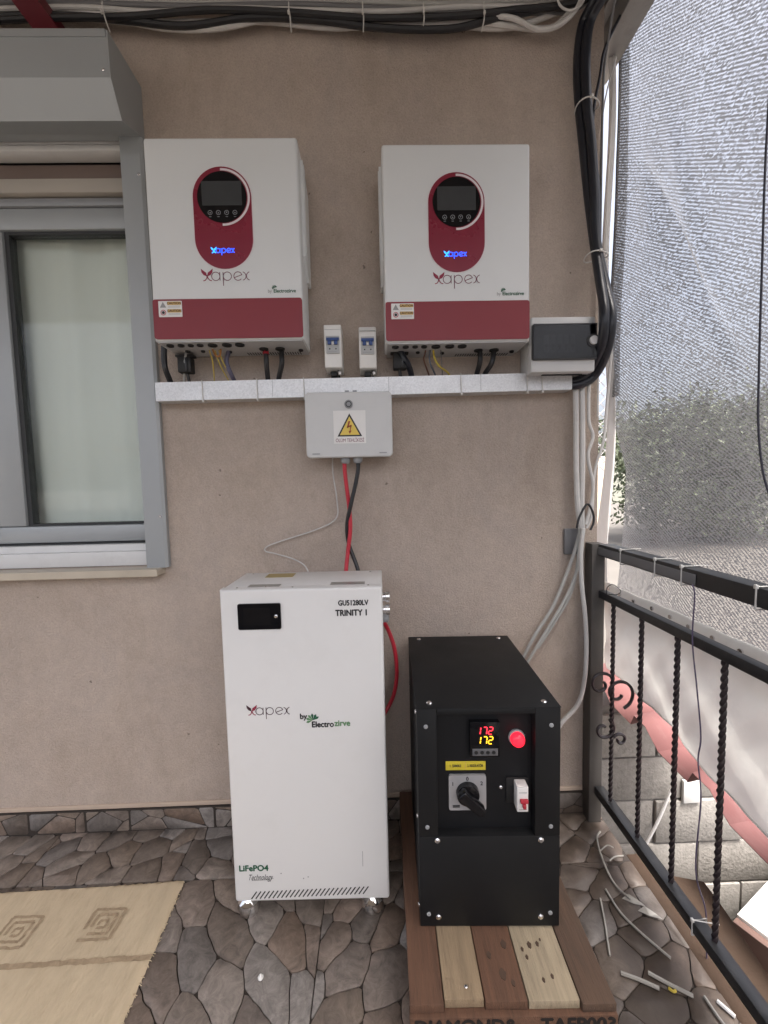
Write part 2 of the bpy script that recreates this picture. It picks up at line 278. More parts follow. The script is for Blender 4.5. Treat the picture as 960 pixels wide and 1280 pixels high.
ORG = {}
def thing(name, label, cat, loc, group=None, rz=0):
    o = bpy.data.objects.new(name, None); sc.collection.objects.link(o); o.empty_display_size = .05
    o.location = loc; o.rotation_euler = (0, 0, rz); o['label'] = label; o['category'] = cat
    if group: o['group'] = group
    ORG[o.name] = Vector(loc); return o
def obj(name, g, mat, parent=None, label=None, cat=None, group=None, kind=None, smooth=None, ang=35):
    if parent: org = ORG[parent.name]
    else:
        xs = [v[0] for v in g.v]; ys = [v[1] for v in g.v]; zs = [v[2] for v in g.v]
        org = Vector(((min(xs) + max(xs)) / 2, (min(ys) + max(ys)) / 2, min(zs)))
    me = bpy.data.meshes.new(name); me.from_pydata([(v[0] - org.x, v[1] - org.y, v[2] - org.z) for v in g.v], [], g.f)
    me.validate(); me.materials.append(X[mat] if isinstance(mat, str) else mat)
    bm = bmesh.new(); bm.from_mesh(me); bmesh.ops.recalc_face_normals(bm, faces=bm.faces); bm.to_mesh(me); bm.free()
    if smooth is not False:
        me.polygons.foreach_set('use_smooth', [True] * len(me.polygons)); me.set_sharp_from_angle(angle=R(ang))
    o = bpy.data.objects.new(name, me); sc.collection.objects.link(o)
    if parent: o.parent = parent
    else: o.location = org
    ORG[o.name] = org
    if label: o['label'] = label
    if cat: o['category'] = cat
    if group: o['group'] = group
    if kind: o['kind'] = kind
    return o
def copy_tree(o, parent=None):
    c = o.copy(); sc.collection.objects.link(c); c.parent = parent; ORG[c.name] = ORG[o.name]
    for ch in list(o.children): copy_tree(ch, c)
    return c
def text(name, body, h, x, y, z, mat, parent, align='LEFT', bold=0, shear=0, sx=1.0, label=None, flat=None):
    cu = bpy.data.curves.new('lettering', 'FONT'); cu.body = body; cu.size = h; cu.align_x = align;  cu.shear = shear; cu.resolution_u = 3
    t = bpy.data.objects.new('lettering_source', cu); sc.collection.objects.link(t)
    bpy.context.view_layer.update()
    me = bpy.data.meshes.new_from_object(t.evaluated_get(bpy.context.evaluated_depsgraph_get()))
    g = G()
    if flat: g.add([flat(v.co.x * sx, v.co.y) for v in me.vertices], [tuple(p.vertices) for p in me.polygons])
    else:
        k = h * (.04 if h > .016 else .026) if bold > 0 else 0
        for q, (dx, dz) in enumerate(((0, 0), (k, 0), (-k, 0), (0, k), (0, -k)) if k else ((0, 0),)):
            g.add([(x + v.co.x * sx + dx, y - q * .00003, z + v.co.y + dz) for v in me.vertices], [tuple(p.vertices) for p in me.polygons])
    bpy.data.objects.remove(t); bpy.data.curves.remove(cu); bpy.data.meshes.remove(me)
    return obj(name, g, mat, parent, label=label, smooth=False)
def arc(cx, cz, r, a0, a1, n=16, rz=None):
    return [(cx + r * math.cos(R(a0 + (a1 - a0) * i / n)), cz + (rz or r) * math.sin(R(a0 + (a1 - a0) * i / n))) for i in range(n + 1)]
def disc(g, cx, cz, r, y, n=20, t=.0012):
    return g.prism([(cx + r * math.cos(2 * math.pi * k / n), cz + r * math.sin(2 * math.pi * k / n)) for k in range(n)], 'y', y, y + t)
def rrect(x0, x1, z0, z1, r, n=5):
    p = []
    for cx, cz, a in ((x1 - r, z1 - r, 0), (x0 + r, z1 - r, 90), (x0 + r, z0 + r, 180), (x1 - r, z0 + r, 270)):
        p += arc(cx, cz, r, a, a + 90, n)
    return p
def screw(parent, x, y, z, r=.004, axis='y', sgn=-1, mat='steel'):
    g = G(); g.lathe([(r, 0), (r, sgn * r * .3), (r * .6, sgn * r * .6), (r * .15, sgn * r * .62)], axis, (x, y, z), 12)
    return obj('screw', g, mat, parent)
def stand(name, g, mat, label, cat, group=None, **k): return obj(name, g, mat, None, label, cat, group, **k)

def logo(parent, x, y, z, h, m_ink, m_leaf, m_leaf2, name='logo', wd=.11):
    """leafy X followed by thin round lowercase letters; h = x-height, (x, z) = left end of the baseline"""
    g = G(); W = wd * h
    def T(p): return [(x + a * h, z + b * h) for a, b in p]
    c = 1.55                                                          # a
    g.rib(T(arc(c, .5, .5, 0, 360, 24)), W, y); g.rib(T([(c + .5, 1.0), (c + .5, 0)]), W, y)
    c = 2.95; g.rib(T(arc(c, .5, .5, 0, 360, 24)), W, y); g.rib(T([(c - .5, 1.0), (c - .5, -.62)]), W, y)      # p
    c = 4.25; g.rib(T(arc(c, .5, .5, 15, 320, 24)), W, y); g.rib(T([(c - .42, .33), (c + .48, .66)]), W, y)     # e
    g.rib(T(arc(4.72, .5, .5, 75, -75, 12)), W, y); g.rib(T(arc(4.72 + 1.06, .5, .5, 105, 255, 12)), W, y)        # x
    root = obj(name, g, m_ink, parent, smooth=False)
    g = G(); g.rib(T([(.02, -.02), (.28, .05), (.45, .3), (.5, .62)]), W * 1.25, y); g.rib(T([(1.05, -.02), (.8, .05), (.58, .3), (.5, .62)]), W * 1.25, y)
    obj('leaf_stem', g, m_leaf, root, smooth=False)
    for sx, mm in ((-1, m_leaf2), (1, m_leaf)):
        pts = [(.5, .5), (.5 + sx * .1, .95), (.5 + sx * .38, 1.15), (.5 + sx * .72, 1.42), (.5 + sx * .66, .98), (.5 + sx * .42, .66)]
        g = G(); p2 = T(pts); g.add([(a, y, b) for a, b in p2], [(0, 1, 2, 3, 4, 5)]); obj('leaf', g, mm, root, smooth=False)
    return root
def fan(parent, x, y, z, r, mats):
    for k, a in enumerate((200, 165, 130, 95, 60, 30)):
        g = G(); a0 = R(a)
        pts = [(x, z), (x + r * .75 * math.cos(a0 + .25), z + r * .75 * math.sin(a0 + .25)), (x + r * math.cos(a0), z + r * math.sin(a0)), (x + r * .75 * math.cos(a0 - .25), z + r * .75 * math.sin(a0 - .25))]
        g.add([(p, y, q) for p, q in pts], [(0, 1, 2, 3)]); obj('emblem_leaf', g, mats[k // 3], parent, smooth=False)

# ================================================================== SETTING
# ---- ground and far surroundings
g = G(); g.add([(-900, -900, -1.3), (900, -900, -1.3), (900, 900, -1.3), (-900, 900, -1.3)], [(0, 1, 2, 3)]); obj('ground', g, 'soil', kind='structure')
# ---- terrace floor slab
FX0, FX1, FY0 = -3.2, .735, -2.7
g = G(); g.box(FX0, FX1, FY0, .2, -1.29, -.004); floor = obj('floor', g, 'grout', kind='structure')
# printed flagstones: one polygon per stone, laid tile by tile
def clip(poly, nx, ny, d):
    out = []
    for i in range(len(poly)):
        a, b = poly[i], poly[(i + 1) % len(poly)]; da = a[0] * nx + a[1] * ny - d; db = b[0] * nx + b[1] * ny - d
        if da <= 0: out.append(a)
        if da * db < 0: t = da / (da - db); out.append((a[0] + (b[0] - a[0]) * t, a[1] + (b[1] - a[1]) * t))
    return out
def chaikin(p):
    o = []
    for i in range(len(p)):
        a, b = p[i], p[(i + 1) % len(p)]; o += [(a[0] * .91 + b[0] * .09, a[1] * .91 + b[1] * .09), (a[0] * .09 + b[0] * .91, a[1] * .09 + b[1] * .91)]
    return o
def area(p): return abs(sum(p[i][0] * p[(i + 1) % len(p)][1] - p[(i + 1) % len(p)][0] * p[i][1] for i in range(len(p)))) / 2
def voro(x0, x1, y0, y1, d, rnd):
    th = rnd.uniform(.5, 1.1) * rnd.choice((1, 1, -1)); st = rnd.uniform(1.3, 1.9); c, sn = math.cos(th), math.sin(th)
    f = lambda p: ((p[0] * c + p[1] * sn) / st, -p[0] * sn + p[1] * c)
    fi = lambda q: (q[0] * st * c - q[1] * sn, q[0] * st * sn + q[1] * c)
    sites = []; m = d * .9
    for _ in range(2500):
        p = (rnd.uniform(x0 - m, x1 + m), rnd.uniform(y0 - m, y1 + m)); q = f(p); dd = d * rnd.choice((.45, .8, 1, 1.15, 1.3))
        if all((q[0] - s2[0]) ** 2 + (q[1] - s2[1]) ** 2 > (dd * .8) ** 2 for s2 in sites): sites.append(q)
    out = []
    for i, a in enumerate(sites):
        poly = [f(p) for p in ((x0, y0), (x1, y0), (x1, y1), (x0, y1))]
        for j, b in enumerate(sites):
            if i == j or (a[0] - b[0]) ** 2 + (a[1] - b[1]) ** 2 > (4 * d) ** 2: continue
            nx, ny = b[0] - a[0], b[1] - a[1]; L = math.hypot(nx, ny); nx /= L; ny /= L
            poly = clip(poly, nx, ny, (a[0] + b[0]) / 2 * nx + (a[1] + b[1]) / 2 * ny)
            if len(poly) < 3: break
        if len(poly) >= 3: out.append([fi(q) for q in poly])
    return out
def inset(p, k):
    n = len(p); ar = sum(p[i][0] * p[(i + 1) % n][1] - p[(i + 1) % n][0] * p[i][1] for i in range(n)); q = p if ar > 0 else p[::-1]
    o = list(q)
    for i in range(n):
        a, b = q[i], q[(i + 1) % n]; L = math.hypot(b[0] - a[0], b[1] - a[1])
        if L < 1e-6: continue
        nx, ny = (b[1] - a[1]) / L, -(b[0] - a[0]) / L; o = clip(o, nx, ny, a[0] * nx + a[1] * ny - k)
        if len(o) < 3: return None
    return o
rnd = random.Random(11)
def wob(p, bb, amp):
    o = []
    for i in range(len(p)):
        a, b = p[i], p[(i + 1) % len(p)]; n = max(1, int(math.hypot(b[0] - a[0], b[1] - a[1]) / .013))
        for q in range(n):
            x, y = a[0] + (b[0] - a[0]) * q / n, a[1] + (b[1] - a[1]) * q / n
            e = min(1, max(0, min(x - bb[0], bb[1] - x, y - bb[2], bb[3] - y)) / .03)
            dx = math.sin(x * 61 + 2.1 * math.sin(y * 47)) * .6 + math.sin(y * 118 + x * 93) * .4; dy = math.sin(y * 57 + 1.9 * math.sin(x * 51) + 1) * .6 + math.sin(x * 127 - y * 88) * .4
            o.append((x + dx * amp * e, y + dy * amp * e))
    return o
def lay(polys, mk, parent, k=.0011, amin=.0004, bb=(-9, 9, -9, 9), amp=.0):
    for p in polys:
        q = inset(p, k * rnd.uniform(.7, 1.5))
        if not q or area(q) < amin: continue
        q = wob(chaikin(q), bb, amp) if amp else chaikin(q); qi = [((x - sum(a for a, _ in q) / len(q)) * .988 + sum(a for a, _ in q) / len(q), (y - sum(b for _, b in q) / len(q)) * .988 + sum(b for _, b in q) / len(q)) for x, y in q]
        n = len(q); h = rnd.uniform(.0003, .0008)
        vs = [mk(a, b, -.006) for a, b in q] + [mk(a, b, h - .0005) for a, b in q] + [mk(a, b, h) for a, b in qi]
        fs = [(i, (i + 1) % n, n + (i + 1) % n, n + i) for i in range(n)] + [(n + i, n + (i + 1) % n, 2 * n + (i + 1) % n, 2 * n + i) for i in range(n)] + [tuple(range(2 * n, 3 * n))]
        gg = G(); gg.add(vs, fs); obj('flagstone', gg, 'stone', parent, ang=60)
tx = [-1.515, -1.065, -.615, -.165, .285, .735]; ty = [-1.09, -.64, -.19, -.004]
for i in range(5):
    for j in range(3):
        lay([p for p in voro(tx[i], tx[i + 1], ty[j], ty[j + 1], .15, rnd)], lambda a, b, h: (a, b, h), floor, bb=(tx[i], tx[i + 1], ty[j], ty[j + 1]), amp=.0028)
# ---- house wall with window opening
WX0, WX1, WZ1 = -3.2, .722, 2.66
OX0, OX1, OZ0, OZ1 = -1.95, -.70, .8885, 2.34
WT = .24
g = G()
def quad(a, b, c, d): g.add([a, b, c, d], [(0, 1, 2, 3)])
ZB = .078
for y in (0.0, WT):
    quad((WX0, y, ZB), (OX0, y, ZB), (OX0, y, WZ1), (WX0, y, WZ1)); quad((OX1, y, ZB), (WX1, y, ZB), (WX1, y, WZ1), (OX1, y, WZ1))
    quad((OX0, y, ZB), (OX1, y, ZB), (OX1, y, OZ0), (OX0, y, OZ0)); quad((OX0, y, OZ1), (OX1, y, OZ1), (OX1, y, WZ1), (OX0, y, WZ1))
quad((OX0, 0, OZ0), (OX0, WT, OZ0), (OX0, WT, OZ1), (OX0, 0, OZ1)); quad((OX1, 0, OZ0), (OX1, WT, OZ0), (OX1, WT, OZ1), (OX1, 0, OZ1))
quad((OX0, 0, OZ0), (OX1, 0, OZ0), (OX1, WT, OZ0), (OX0, WT, OZ0)); quad((OX0, 0, OZ1), (OX1, 0, OZ1), (OX1, WT, OZ1), (OX0, WT, OZ1))
quad((WX1, 0, ZB), (WX1, WT, ZB), (WX1, WT, WZ1), (WX1, 0, WZ1)); quad((WX0, 0, ZB), (WX1, 0, ZB), (WX1, WT, ZB), (WX0, WT, ZB))
quad((WX0, 0, WZ1), (WX1, 0, WZ1), (WX1, WT, WZ1), (WX0, WT, WZ1)); quad((WX0, 0, ZB), (WX0, WT, ZB), (WX0, WT, WZ1), (WX0, 0, WZ1))
wall = obj('wall', g, 'stucco', kind='structure', smooth=False)
g = G(); g.box(WX0, WX1 - .01, -.008, .1, -.02, .077); skirt = obj('skirting', g, 'grout', wall, smooth=False)
sx = [-1.4, -1.17, -.985, -.84, -.56, -.33, -.05, .2, .45, .70]
for i in range(len(sx) - 1):
    lay(voro(sx[i] + .002, sx[i + 1] - .002, .002, .074, .17, rnd), lambda a, b, h: (a, -.0085 - h * 1.5, b), skirt, .0014, .0003)
g = G(); g.box(WX0, WX1, -.006, -.0005, .079, .094, .002); obj('plaster_edge', g, M('plaster_edge', (.50, .40, .32), .9, 0, .1, 8, bump=.4), wall)
# house side and back room
g = G(); g.box(.47, .72, WT + .001, 5.0, -1.28, 2.66); obj('house_side_wall', g, 'stucco', wall, smooth=False)
g = G(); g.box(-3.2, .46, .9, 1.0, -.2, 2.66); g.box(-3.2, .46, WT + .002, .89, -.1, -.02); g.box(-3.2, .46, WT + .002, .89, 2.6, 2.66); g.box(-3.3, -3.21, .0, 1.0, -.1, 2.66)
obj('room', g, 'room', kind='structure', smooth=False)
# ---- roof over the terrace
roof = G(); roof.box(-3.4, .905, -2.5, .25, 2.67, 2.70); obj('roof', roof, 'roof', kind='structure')
g = G(); g.box(.765, .84, -2.5, .2, 2.50, 2.665, .004); g.box(.735, .764, -2.5, .2, 2.56, 2.665, .003); stand('eave_beam', g, 'beam', 'grey steel eave beam above the shade net', 'beam')
for k, (x0, lab) in enumerate(((-.885, 'maroon steel bracket coming down onto the shutter box'),)):
    g = G(); a = Vector((x0 + .02, .0, 2.41)); b = Vector((x0 - .16, -.34, 2.66)); d = (b - a).normalized()
    sdv = Vector((1, 0, 0)).cross(d).normalized(); lat = d.cross(sdv)
    for off in (0,):
        vs = []
        for q in (a, b):
            for u, v in ((-.032, -.02), (.032, -.02), (.032, .02), (-.032, .02)): vs.append(tuple(q + lat * u + sdv * v))
        g.add(vs, [(0, 1, 2, 3), (7, 6, 5, 4), (0, 4, 5, 1), (1, 5, 6, 2), (2, 6, 7, 3), (3, 7, 4, 0)])
    stand('roof_bracket', g, 'maroon_steel', lab, 'bracket')
# ---- unseen wall and house, added to dim the floor and even out reflections
g = G(); g.box(-3.2, .73, -2.69, -2.55, 0, .95, .01); obj('added_parapet', g, 'stucco', kind='structure')
t = thing('added_house', 'added pale house behind the viewer, unseen, there for even window reflections', 'house', (-4, -24, -1.3))
g = G(); g.box(-14, 6, -26, -22, -1.29, 3.2, .02); obj('walls', g, M('pale_render', (.42, .41, .38), .9, 0, .08, 2), t)
for k in range(5):
    g = G(); g.box(-12.6 + 3.6 * k, -11.2 + 3.6 * k, -21.99, -21.93, .2, 1.7, .01); wn = obj('window', g, 'pvc', t)
    g = G(); g.box(-12.5 + 3.6 * k, -11.3 + 3.6 * k, -21.925, -21.92, .3, 1.6); obj('pane', g, 'gloss_black', wn)
g = G(); g.box(-14.3, 6.3, -26.3, -21.7, 3.21, 3.4, .02); obj('roof', g, M('tile_red', (.25, .09, .06), .8), t)
# ---- floor edge strip and ledge
g = G(); g.box(.737, .778, -2.7, -.16, -.1, -.006, .004); obj('edge_strip', g, 'ledge', kind='structure')
g = G(); g.prism([(.78, -.215), (.906, -.25), (.90, -.325), (.877, -.47), (.865, -2.7), (.78, -2.7)], 'z', -.09, -.012); obj('ledge', g, 'ledge', kind='structure', smooth=False)

# ================================================================== WINDOW, SHUTTER, SILL, CURTAIN
t = thing('sliding_window', 'grey aluminium sliding window with white bottom track left of the inverters', 'window', (-1.3, .05, .93))
YF = .055
g = G(); g.box(-1.94, -.702, YF - .02, YF + .09, .890, .957, .002); g.box(-1.94, -.702, YF - .042, YF - .0205, .890, .936, .002); obj('bottom_track', g, 'pvc', t)
g = G(); g.box(-1.9, -.735, YF, YF + .045, .958, .963); obj('gasket', g, 'gasket', t)
g = G(); g.box(-1.265, -.735, YF + .002, YF + .045, .964, 1.02, .006); g.box(-1.265, -.735, YF + .002, YF + .045, 1.955, 2.02, .006); g.box(-1.265, -1.15, YF + .003, YF + .045, 1.0205, 1.9545, .006); g.box(-.752, -.705, YF + .003, YF + .044, 1.0205, 1.9545, .004)
sash = obj('sash', g, 'alu', t)
g = G(); g.box(-1.149, -1.135, YF + .012, YF + .04, 1.021, 1.954); g.box(-1.1345, -.753, YF + .012, YF + .04, 1.021, 1.028); g.box(-1.1345, -.753, YF + .012, YF + .04, 1.945, 1.954); obj('gasket', g, 'gasket', sash)
g = G(); g.box(-1.134, -.753, YF + .022, YF + .028, 1.029, 1.944); obj('pane', g, 'glass', sash)
g = G(); g.box(-1.84, -1.2655, YF + .05, YF + .09, .964, 1.02, .006); g.box(-1.84, -1.2655, YF + .05, YF + .09, 1.955, 2.02, .006); g.box(-1.325, -1.2665, YF + .051, YF + .089, 1.0205, 1.9545, .006); g.box(-1.9, -1.841, YF + .05, YF + .09, .964, 2.02, .006)
s2 = obj('sash', g, 'alu_dark', t)
g = G(); g.box(-1.84, -1.326, YF + .066, YF + .072, 1.021, 1.954); obj('pane', g, 'glass', s2)
g = G(); g.box(-1.28, -1.267, YF - .01, YF + .1, .958, 1.2, .002); obj('sash_edge', g, 'pvc', t)
for z0, z1, y, mt, nm in ((2.021, 2.045, .05, 'alu_dark', 'head_rail'), (2.050, 2.092, .035, 'slat2', 'head_rail'), (2.093, 2.142, .05, 'slat', 'shutter_slat'), (2.148, 2.166, .005, 'pvc', 'head_rail'), (2.169, 2.20, .008, 'pvc', 'head_rail')):
    g = G(); g.box(-1.9, -.715, y, y + .05, z0, z1, .004); obj(nm, g, mt, t)
g = G(); g.box(-1.9, -.716, .075, .14, 2.02, 2.3); obj('head_box', g, 'dark_in', t)
# jamb guide rail
g = G(); g.prism([(-.722, .03), (-.722, -.022), (-.665, -.022), (-.657, -.016), (-.657, -.001), (-.699, -.001), (-.699, .03)], 'z', .887, 2.168)
jamb = obj('guide_rail', g, 'alu', t, ang=20)
for z in (1.05, 2.06): screw(jamb, -.671, -.0222, z, .0045)
g = G(); g.prism([(-1.9, .866), (-.678, .866), (-.676, .870), (-.676, .883), (-.680, .888), (-1.9, .888)], 'y', -.052, .03)
stand('window_sill', g, 'marble', 'beige marble sill slab under the sliding window', 'sill', ang=20)
# shutter box (folded sheet)
sb = thing('shutter_box', 'grey folded metal roller shutter box above the window', 'shutter box', (-1.3, -.08, 2.17))
prof = [(-.001, 2.172), (-.04, 2.168), (-.128, 2.196), (-.150, 2.13), (-.150, 2.13)]
prof = [(0.0, 2.17), (-.03, 2.166), (-.115, 2.112 + .02), (-.155, 2.205), (-.157, 2.300), (-.157, 2.318), (-.001, 2.318)]
g = G(); g.prism(prof, 'x', -1.95, -.664); shell = obj('shell', g, 'alu', sb, ang=10)
pr2 = [(y * 1.0 - .0015 if y < -.02 else y, z) for y, z in prof]
g = G(); g.prism(prof, 'x', -.6638, -.6592); obj('end_cap', g, 'alu', sb, ang=10)
g = G(); g.box(-1.95, -.664, -.1595, -.1575, 2.300, 2.3185); obj('top_flange', g, 'alu', sb)
for x, y, z in ((-.676, -.1565, 2.222), (-.676, -.088, 2.149)): screw(sb, x, y, z, .004)
# curtain
g = G()
def cur(u, v): x = -1.95 + 1.25 * u; return (x, .135 + .010 * math.sin(x * 19) + .004 * math.sin(x * 47 + 1) + .0015 * math.sin(x * 90), .95 + 1.35 * v)
g.sheet(cur, 180, 2); stand('curtain', g, 'curtain', 'pale sheer curtain hanging behind the window pane', 'curtain')

# ================================================================== INVERTERS
def inverter(x, z0, label):
    """x = centre, z0 = bottom edge; front face at y = -.14"""
    t = thing('inverter', label, 'inverter', (x, 0, z0), 'wall mounted inverters')
    W2, H, Y = .2035, .525, -.14
    g = G(); g.prism(rrect(x - W2 + .004, x + W2 - .004, z0 + .004, z0 + H - .012, .008), 'y', -.10, -.002); obj('rear_body', g, 'white_coat', t)
    bm = bmesh.new(); g = G(); g.box(x - W2, x + W2, Y, -.101, z0 + .0, z0 + H, .0)
    bm.free(); g = G()
    # cover: box with rounded vertical/top edges
    bm = bmesh.new(); bmesh.ops.create_cube(bm, size=1)
    for v in bm.verts: v.co = Vector((x + v.co.x * 2 * W2, (Y - .03) / 2 + v.co.y * (-.03 - Y), z0 + H / 2 + v.co.z * H))
    ed = [e for e in bm.edges if all(v.co.y < -.1 for v in e.verts)] + [e for e in bm.edges if abs(e.verts[0].co.y - e.verts[1].co.y) > .05 and e.verts[0].co.z > z0 + .1]
    bmesh.ops.bevel(bm, geom=ed, offset=.0075, segments=4, profile=.5, affect='EDGES'); bm.verts.index_update()
    g.add([v.co[:] for v in bm.verts], [[v.index for v in f.verts] for f in bm.faces]); bm.free()
    cov = obj('cover', g, 'white_coat', t)
    for sx_ in (-1, 1):
        g = G(); xs = sorted((x + sx_ * (W2 + .0002), x + sx_ * (W2 + .0075))); g.prism([(-.10, z0 + .24), (-.05, z0 + .19), (-.012, z0 + .19), (-.012, z0 + .45), (-.10, z0 + .495)], 'x', *xs)
        sp = obj('side_plate', g, 'white_coat', t, ang=20)
        g = G(); xs = sorted((x + sx_ * (W2 + .0077), x + sx_ * (W2 + .0095))); g.prism([(-.094, z0 + .25), (-.075, z0 + .235), (-.075, z0 + .485), (-.094, z0 + .487)], 'x', *xs); obj('side_trim', g, 'white_coat', sp)
    g = G(); g.prism(rrect(x - W2 + .0015, x + W2 - .0015, z0 + .004, z0 + .109, .007), 'y', Y - .0022, Y + .004); band = obj('red_band', g, 'red_band', t)
    # caution sticker on the band
    sxx, szz, yb = x - .186, z0 + .062, Y - .003
    g = G(); g.prism(rrect(sxx, sxx + .063, szz, szz + .042, .001, 1), 'y', yb - .0004, yb + .0006); st = obj('caution_sticker', g, 'sticker', band)
    for r_ in range(2):
        zz = szz + .0225 - .020 * r_
        g = G(); g.prism([(sxx + .024, zz + .009), (sxx + .061, zz + .009), (sxx + .061, zz + .0175), (sxx + .024, zz + .0175)], 'y', yb - .0008, yb - .0005); obj('caution_bar', g, 'amber', band)
        text('lettering', 'CAUTION', .0085, sxx + .0425, yb - .0011, zz + .0105, 'dark_ink', band, 'CENTER', .0006)
        g = G()
        for q in range(2): g.rib([(sxx + .026, zz + .006 - q * .003), (sxx + .058, zz + .006 - q * .003)], .0008, yb - .0009)
        obj('small_print', g, 'grey_ink', band, smooth=False)
        g = G()
        if r_ == 0: g.add([(sxx + .004, yb - .0009, zz + .002), (sxx + .021, yb - .0009, zz + .002), (sxx + .0125, yb - .0009, zz + .017)], [(0, 1, 2)]); obj('warning_mark', g, 'grey_ink', band, smooth=False)
        else:
            g.rib(arc(sxx + .0125, zz + .009, .0065, 0, 360, 16), .0018, yb - .0009); obj('warning_ring', g, 'red_ink', band, smooth=False)
            g = G(); disc(g, sxx + .0125, zz + .009, .0042, yb - .0009, 10, .0002); obj('warning_mark', g, 'black_ink', band)
    # pill panel
    px, z_lo, z_hi, r = x - .001, z0 + .187, z0 + .449, .0775
    pill = arc(px, z_hi - r, r, 0, 180, 24) + arc(px, z_lo + r, r, 180, 360, 24)
    pl2 = arc(px, z_hi - r, r + .0022, 0, 180, 24) + arc(px, z_lo + r, r + .0022, 180, 360, 24)
    g = G(); g.prism(pl2, 'y', Y - .0006, Y + .001); obj('panel_rim', g, 'ring', t)
    g = G(); g.prism(pill, 'y', Y - .0022, Y + .001); pp = obj('display_panel', g, 'pill', t)
    cz = z_hi - r - .0005
    g = G(); disc(g, px, cz, .0655, Y - .0036, 48, .003); dd = obj('display_disc', g, 'gloss_black', pp)
    g = G(); g.prism(rrect(px - .053, px + .053, cz - .022, cz + .040, .002, 2), 'y', Y - .0042, Y - .0035); obj('screen', g, 'screen', pp)
    for k in range(4):
        xx = px - .033 + .022 * k; g = G(); g.rib(arc(xx, cz - .040, .0055, 0, 360, 14), .0013, Y - .0040); g.rib([(xx - .003, cz - .0505), (xx + .003, cz - .0505)], .0014, Y - .0040)
        g.add([(xx - .0022, Y - .004, cz - .042), (xx + .0022, Y - .004, cz - .042), (xx, Y - .004, cz - .038)] if k != 2 else [(xx - .0022, Y - .004, cz - .038), (xx + .0022, Y - .004, cz - .038), (xx, Y - .004, cz - .042)], [(0, 1, 2)])
        obj('touch_button', g, 'icon', pp, smooth=False)
    g = G(); g.rib(arc(px + .001, cz, .0705, 92, -92, 40), .0058, Y - .0030); obj('ring_arc', g, 'ring', pp, smooth=False)
    logo(t, px - .034, Y - .0030, z0 + .2285, .0108, 'blue_led', 'cyan_led', 'cyan_led', 'lit_logo', .2)
    logo(t, px - .062, Y - .0008, z0 + .157, .0222, 'maroon_ink', 'leaf_red', 'leaf_red', 'logo', .085)
    text('lettering', 'by', .013, x + .110, Y - .0008, z0 + .1235, 'grey_ink', t, sx=.9)
    text('lettering', 'Electrozirve', .0135, x + .1255, Y - .0008, z0 + .1235, 'green_ink', t, bold=.0006, sx=.93)
    fan(t, x + .1285, Y - .0008, z0 + .136, .008, ('green_ink', 'green_ink'))
    # underside
    g = G(); g.box(x - W2 + .006, x + W2 - .006, Y + .006, -.003, z0 - .0025, z0 - .0002); und = obj('base_plate', g, 'under', t)
    for hx, hy, hr in ((-.175, -.112, .010), (-.145, -.112, .009), (-.118, -.112, .008), (-.092, -.112, .009), (-.058, -.11, .013), (-.018, -.11, .013), (.018, -.11, .013), (.075, -.07, .013), (.122, -.07, .014), (.18, -.055, .007), (-.03, -.05, .006), (-.15, -.06, .007), (-.105, -.06, .006)):
        g = G(); g.lathe([(hr, 0), (hr, -.004), (hr * .75, -.005), (hr * .7, -.001)], 'z', (x + hx, hy, z0 - .0025), 16); obj('cable_hole', g, 'hole', und)
    for k in range(22):
        g = G(); g.box(x + .015 + .0075 * k, x + .018 + .0075 * k, -.035, -.012, z0 - .0032, z0 - .0024); obj('vent_slot', g, 'dark_in', und, smooth=False)
    return t
i1 = inverter(-.388, 1.539, 'white inverter with crimson display panel, nearest the window')
i2 = inverter(.2445, 1.529, 'white inverter with crimson display panel, beside the smoked fuse box')
i1.location.y = -.008; i2.location.y = .004

# ================================================================== TRUNKING, BREAKERS, BOXES
t = thing('cable_trunking', 'galvanised metal cable trunking running under both inverters', 'trunking', (0, -.025, 1.40))
g = G(); g.add([(-.648, -.05, 1.397), (.611, -.05, 1.409), (.611, -.05, 1.461), (-.648, -.05, 1.452), (-.648, 0, 1.397), (.611, 0, 1.409), (.611, 0, 1.461), (-.648, 0, 1.452)], [(0, 1, 2, 3), (4, 7, 6, 5), (0, 4, 5, 1), (1, 5, 6, 2), (3, 2, 6, 7), (0, 3, 7, 4)]); tr = obj('channel', g, 'galv', t, smooth=False)
for xx in (-.508, -.345, -.205, .27, .472, .518):
    zz = 1.397 + (xx + .648) * .0095
    g = G(); g.tube([(xx, -.0515, zz + .058), (xx, -.0525, zz + .03), (xx + .001, -.0525, zz - .002), (xx + .001, -.03, zz - .006)], .0013, 6); g.box(xx - .002, xx + .004, -.056, -.049, zz - .008, zz - .002, .001); obj('cable_tie', g, 'tie', t)
g = G()
for xx in (-.3, .05, .33): g.box(xx, xx + .0012, -.0505, -.0502, 1.401 + (xx + .648) * .0095, 1.451 + (xx + .648) * .0075)
obj('seam', g, 'gland', t, smooth=False)

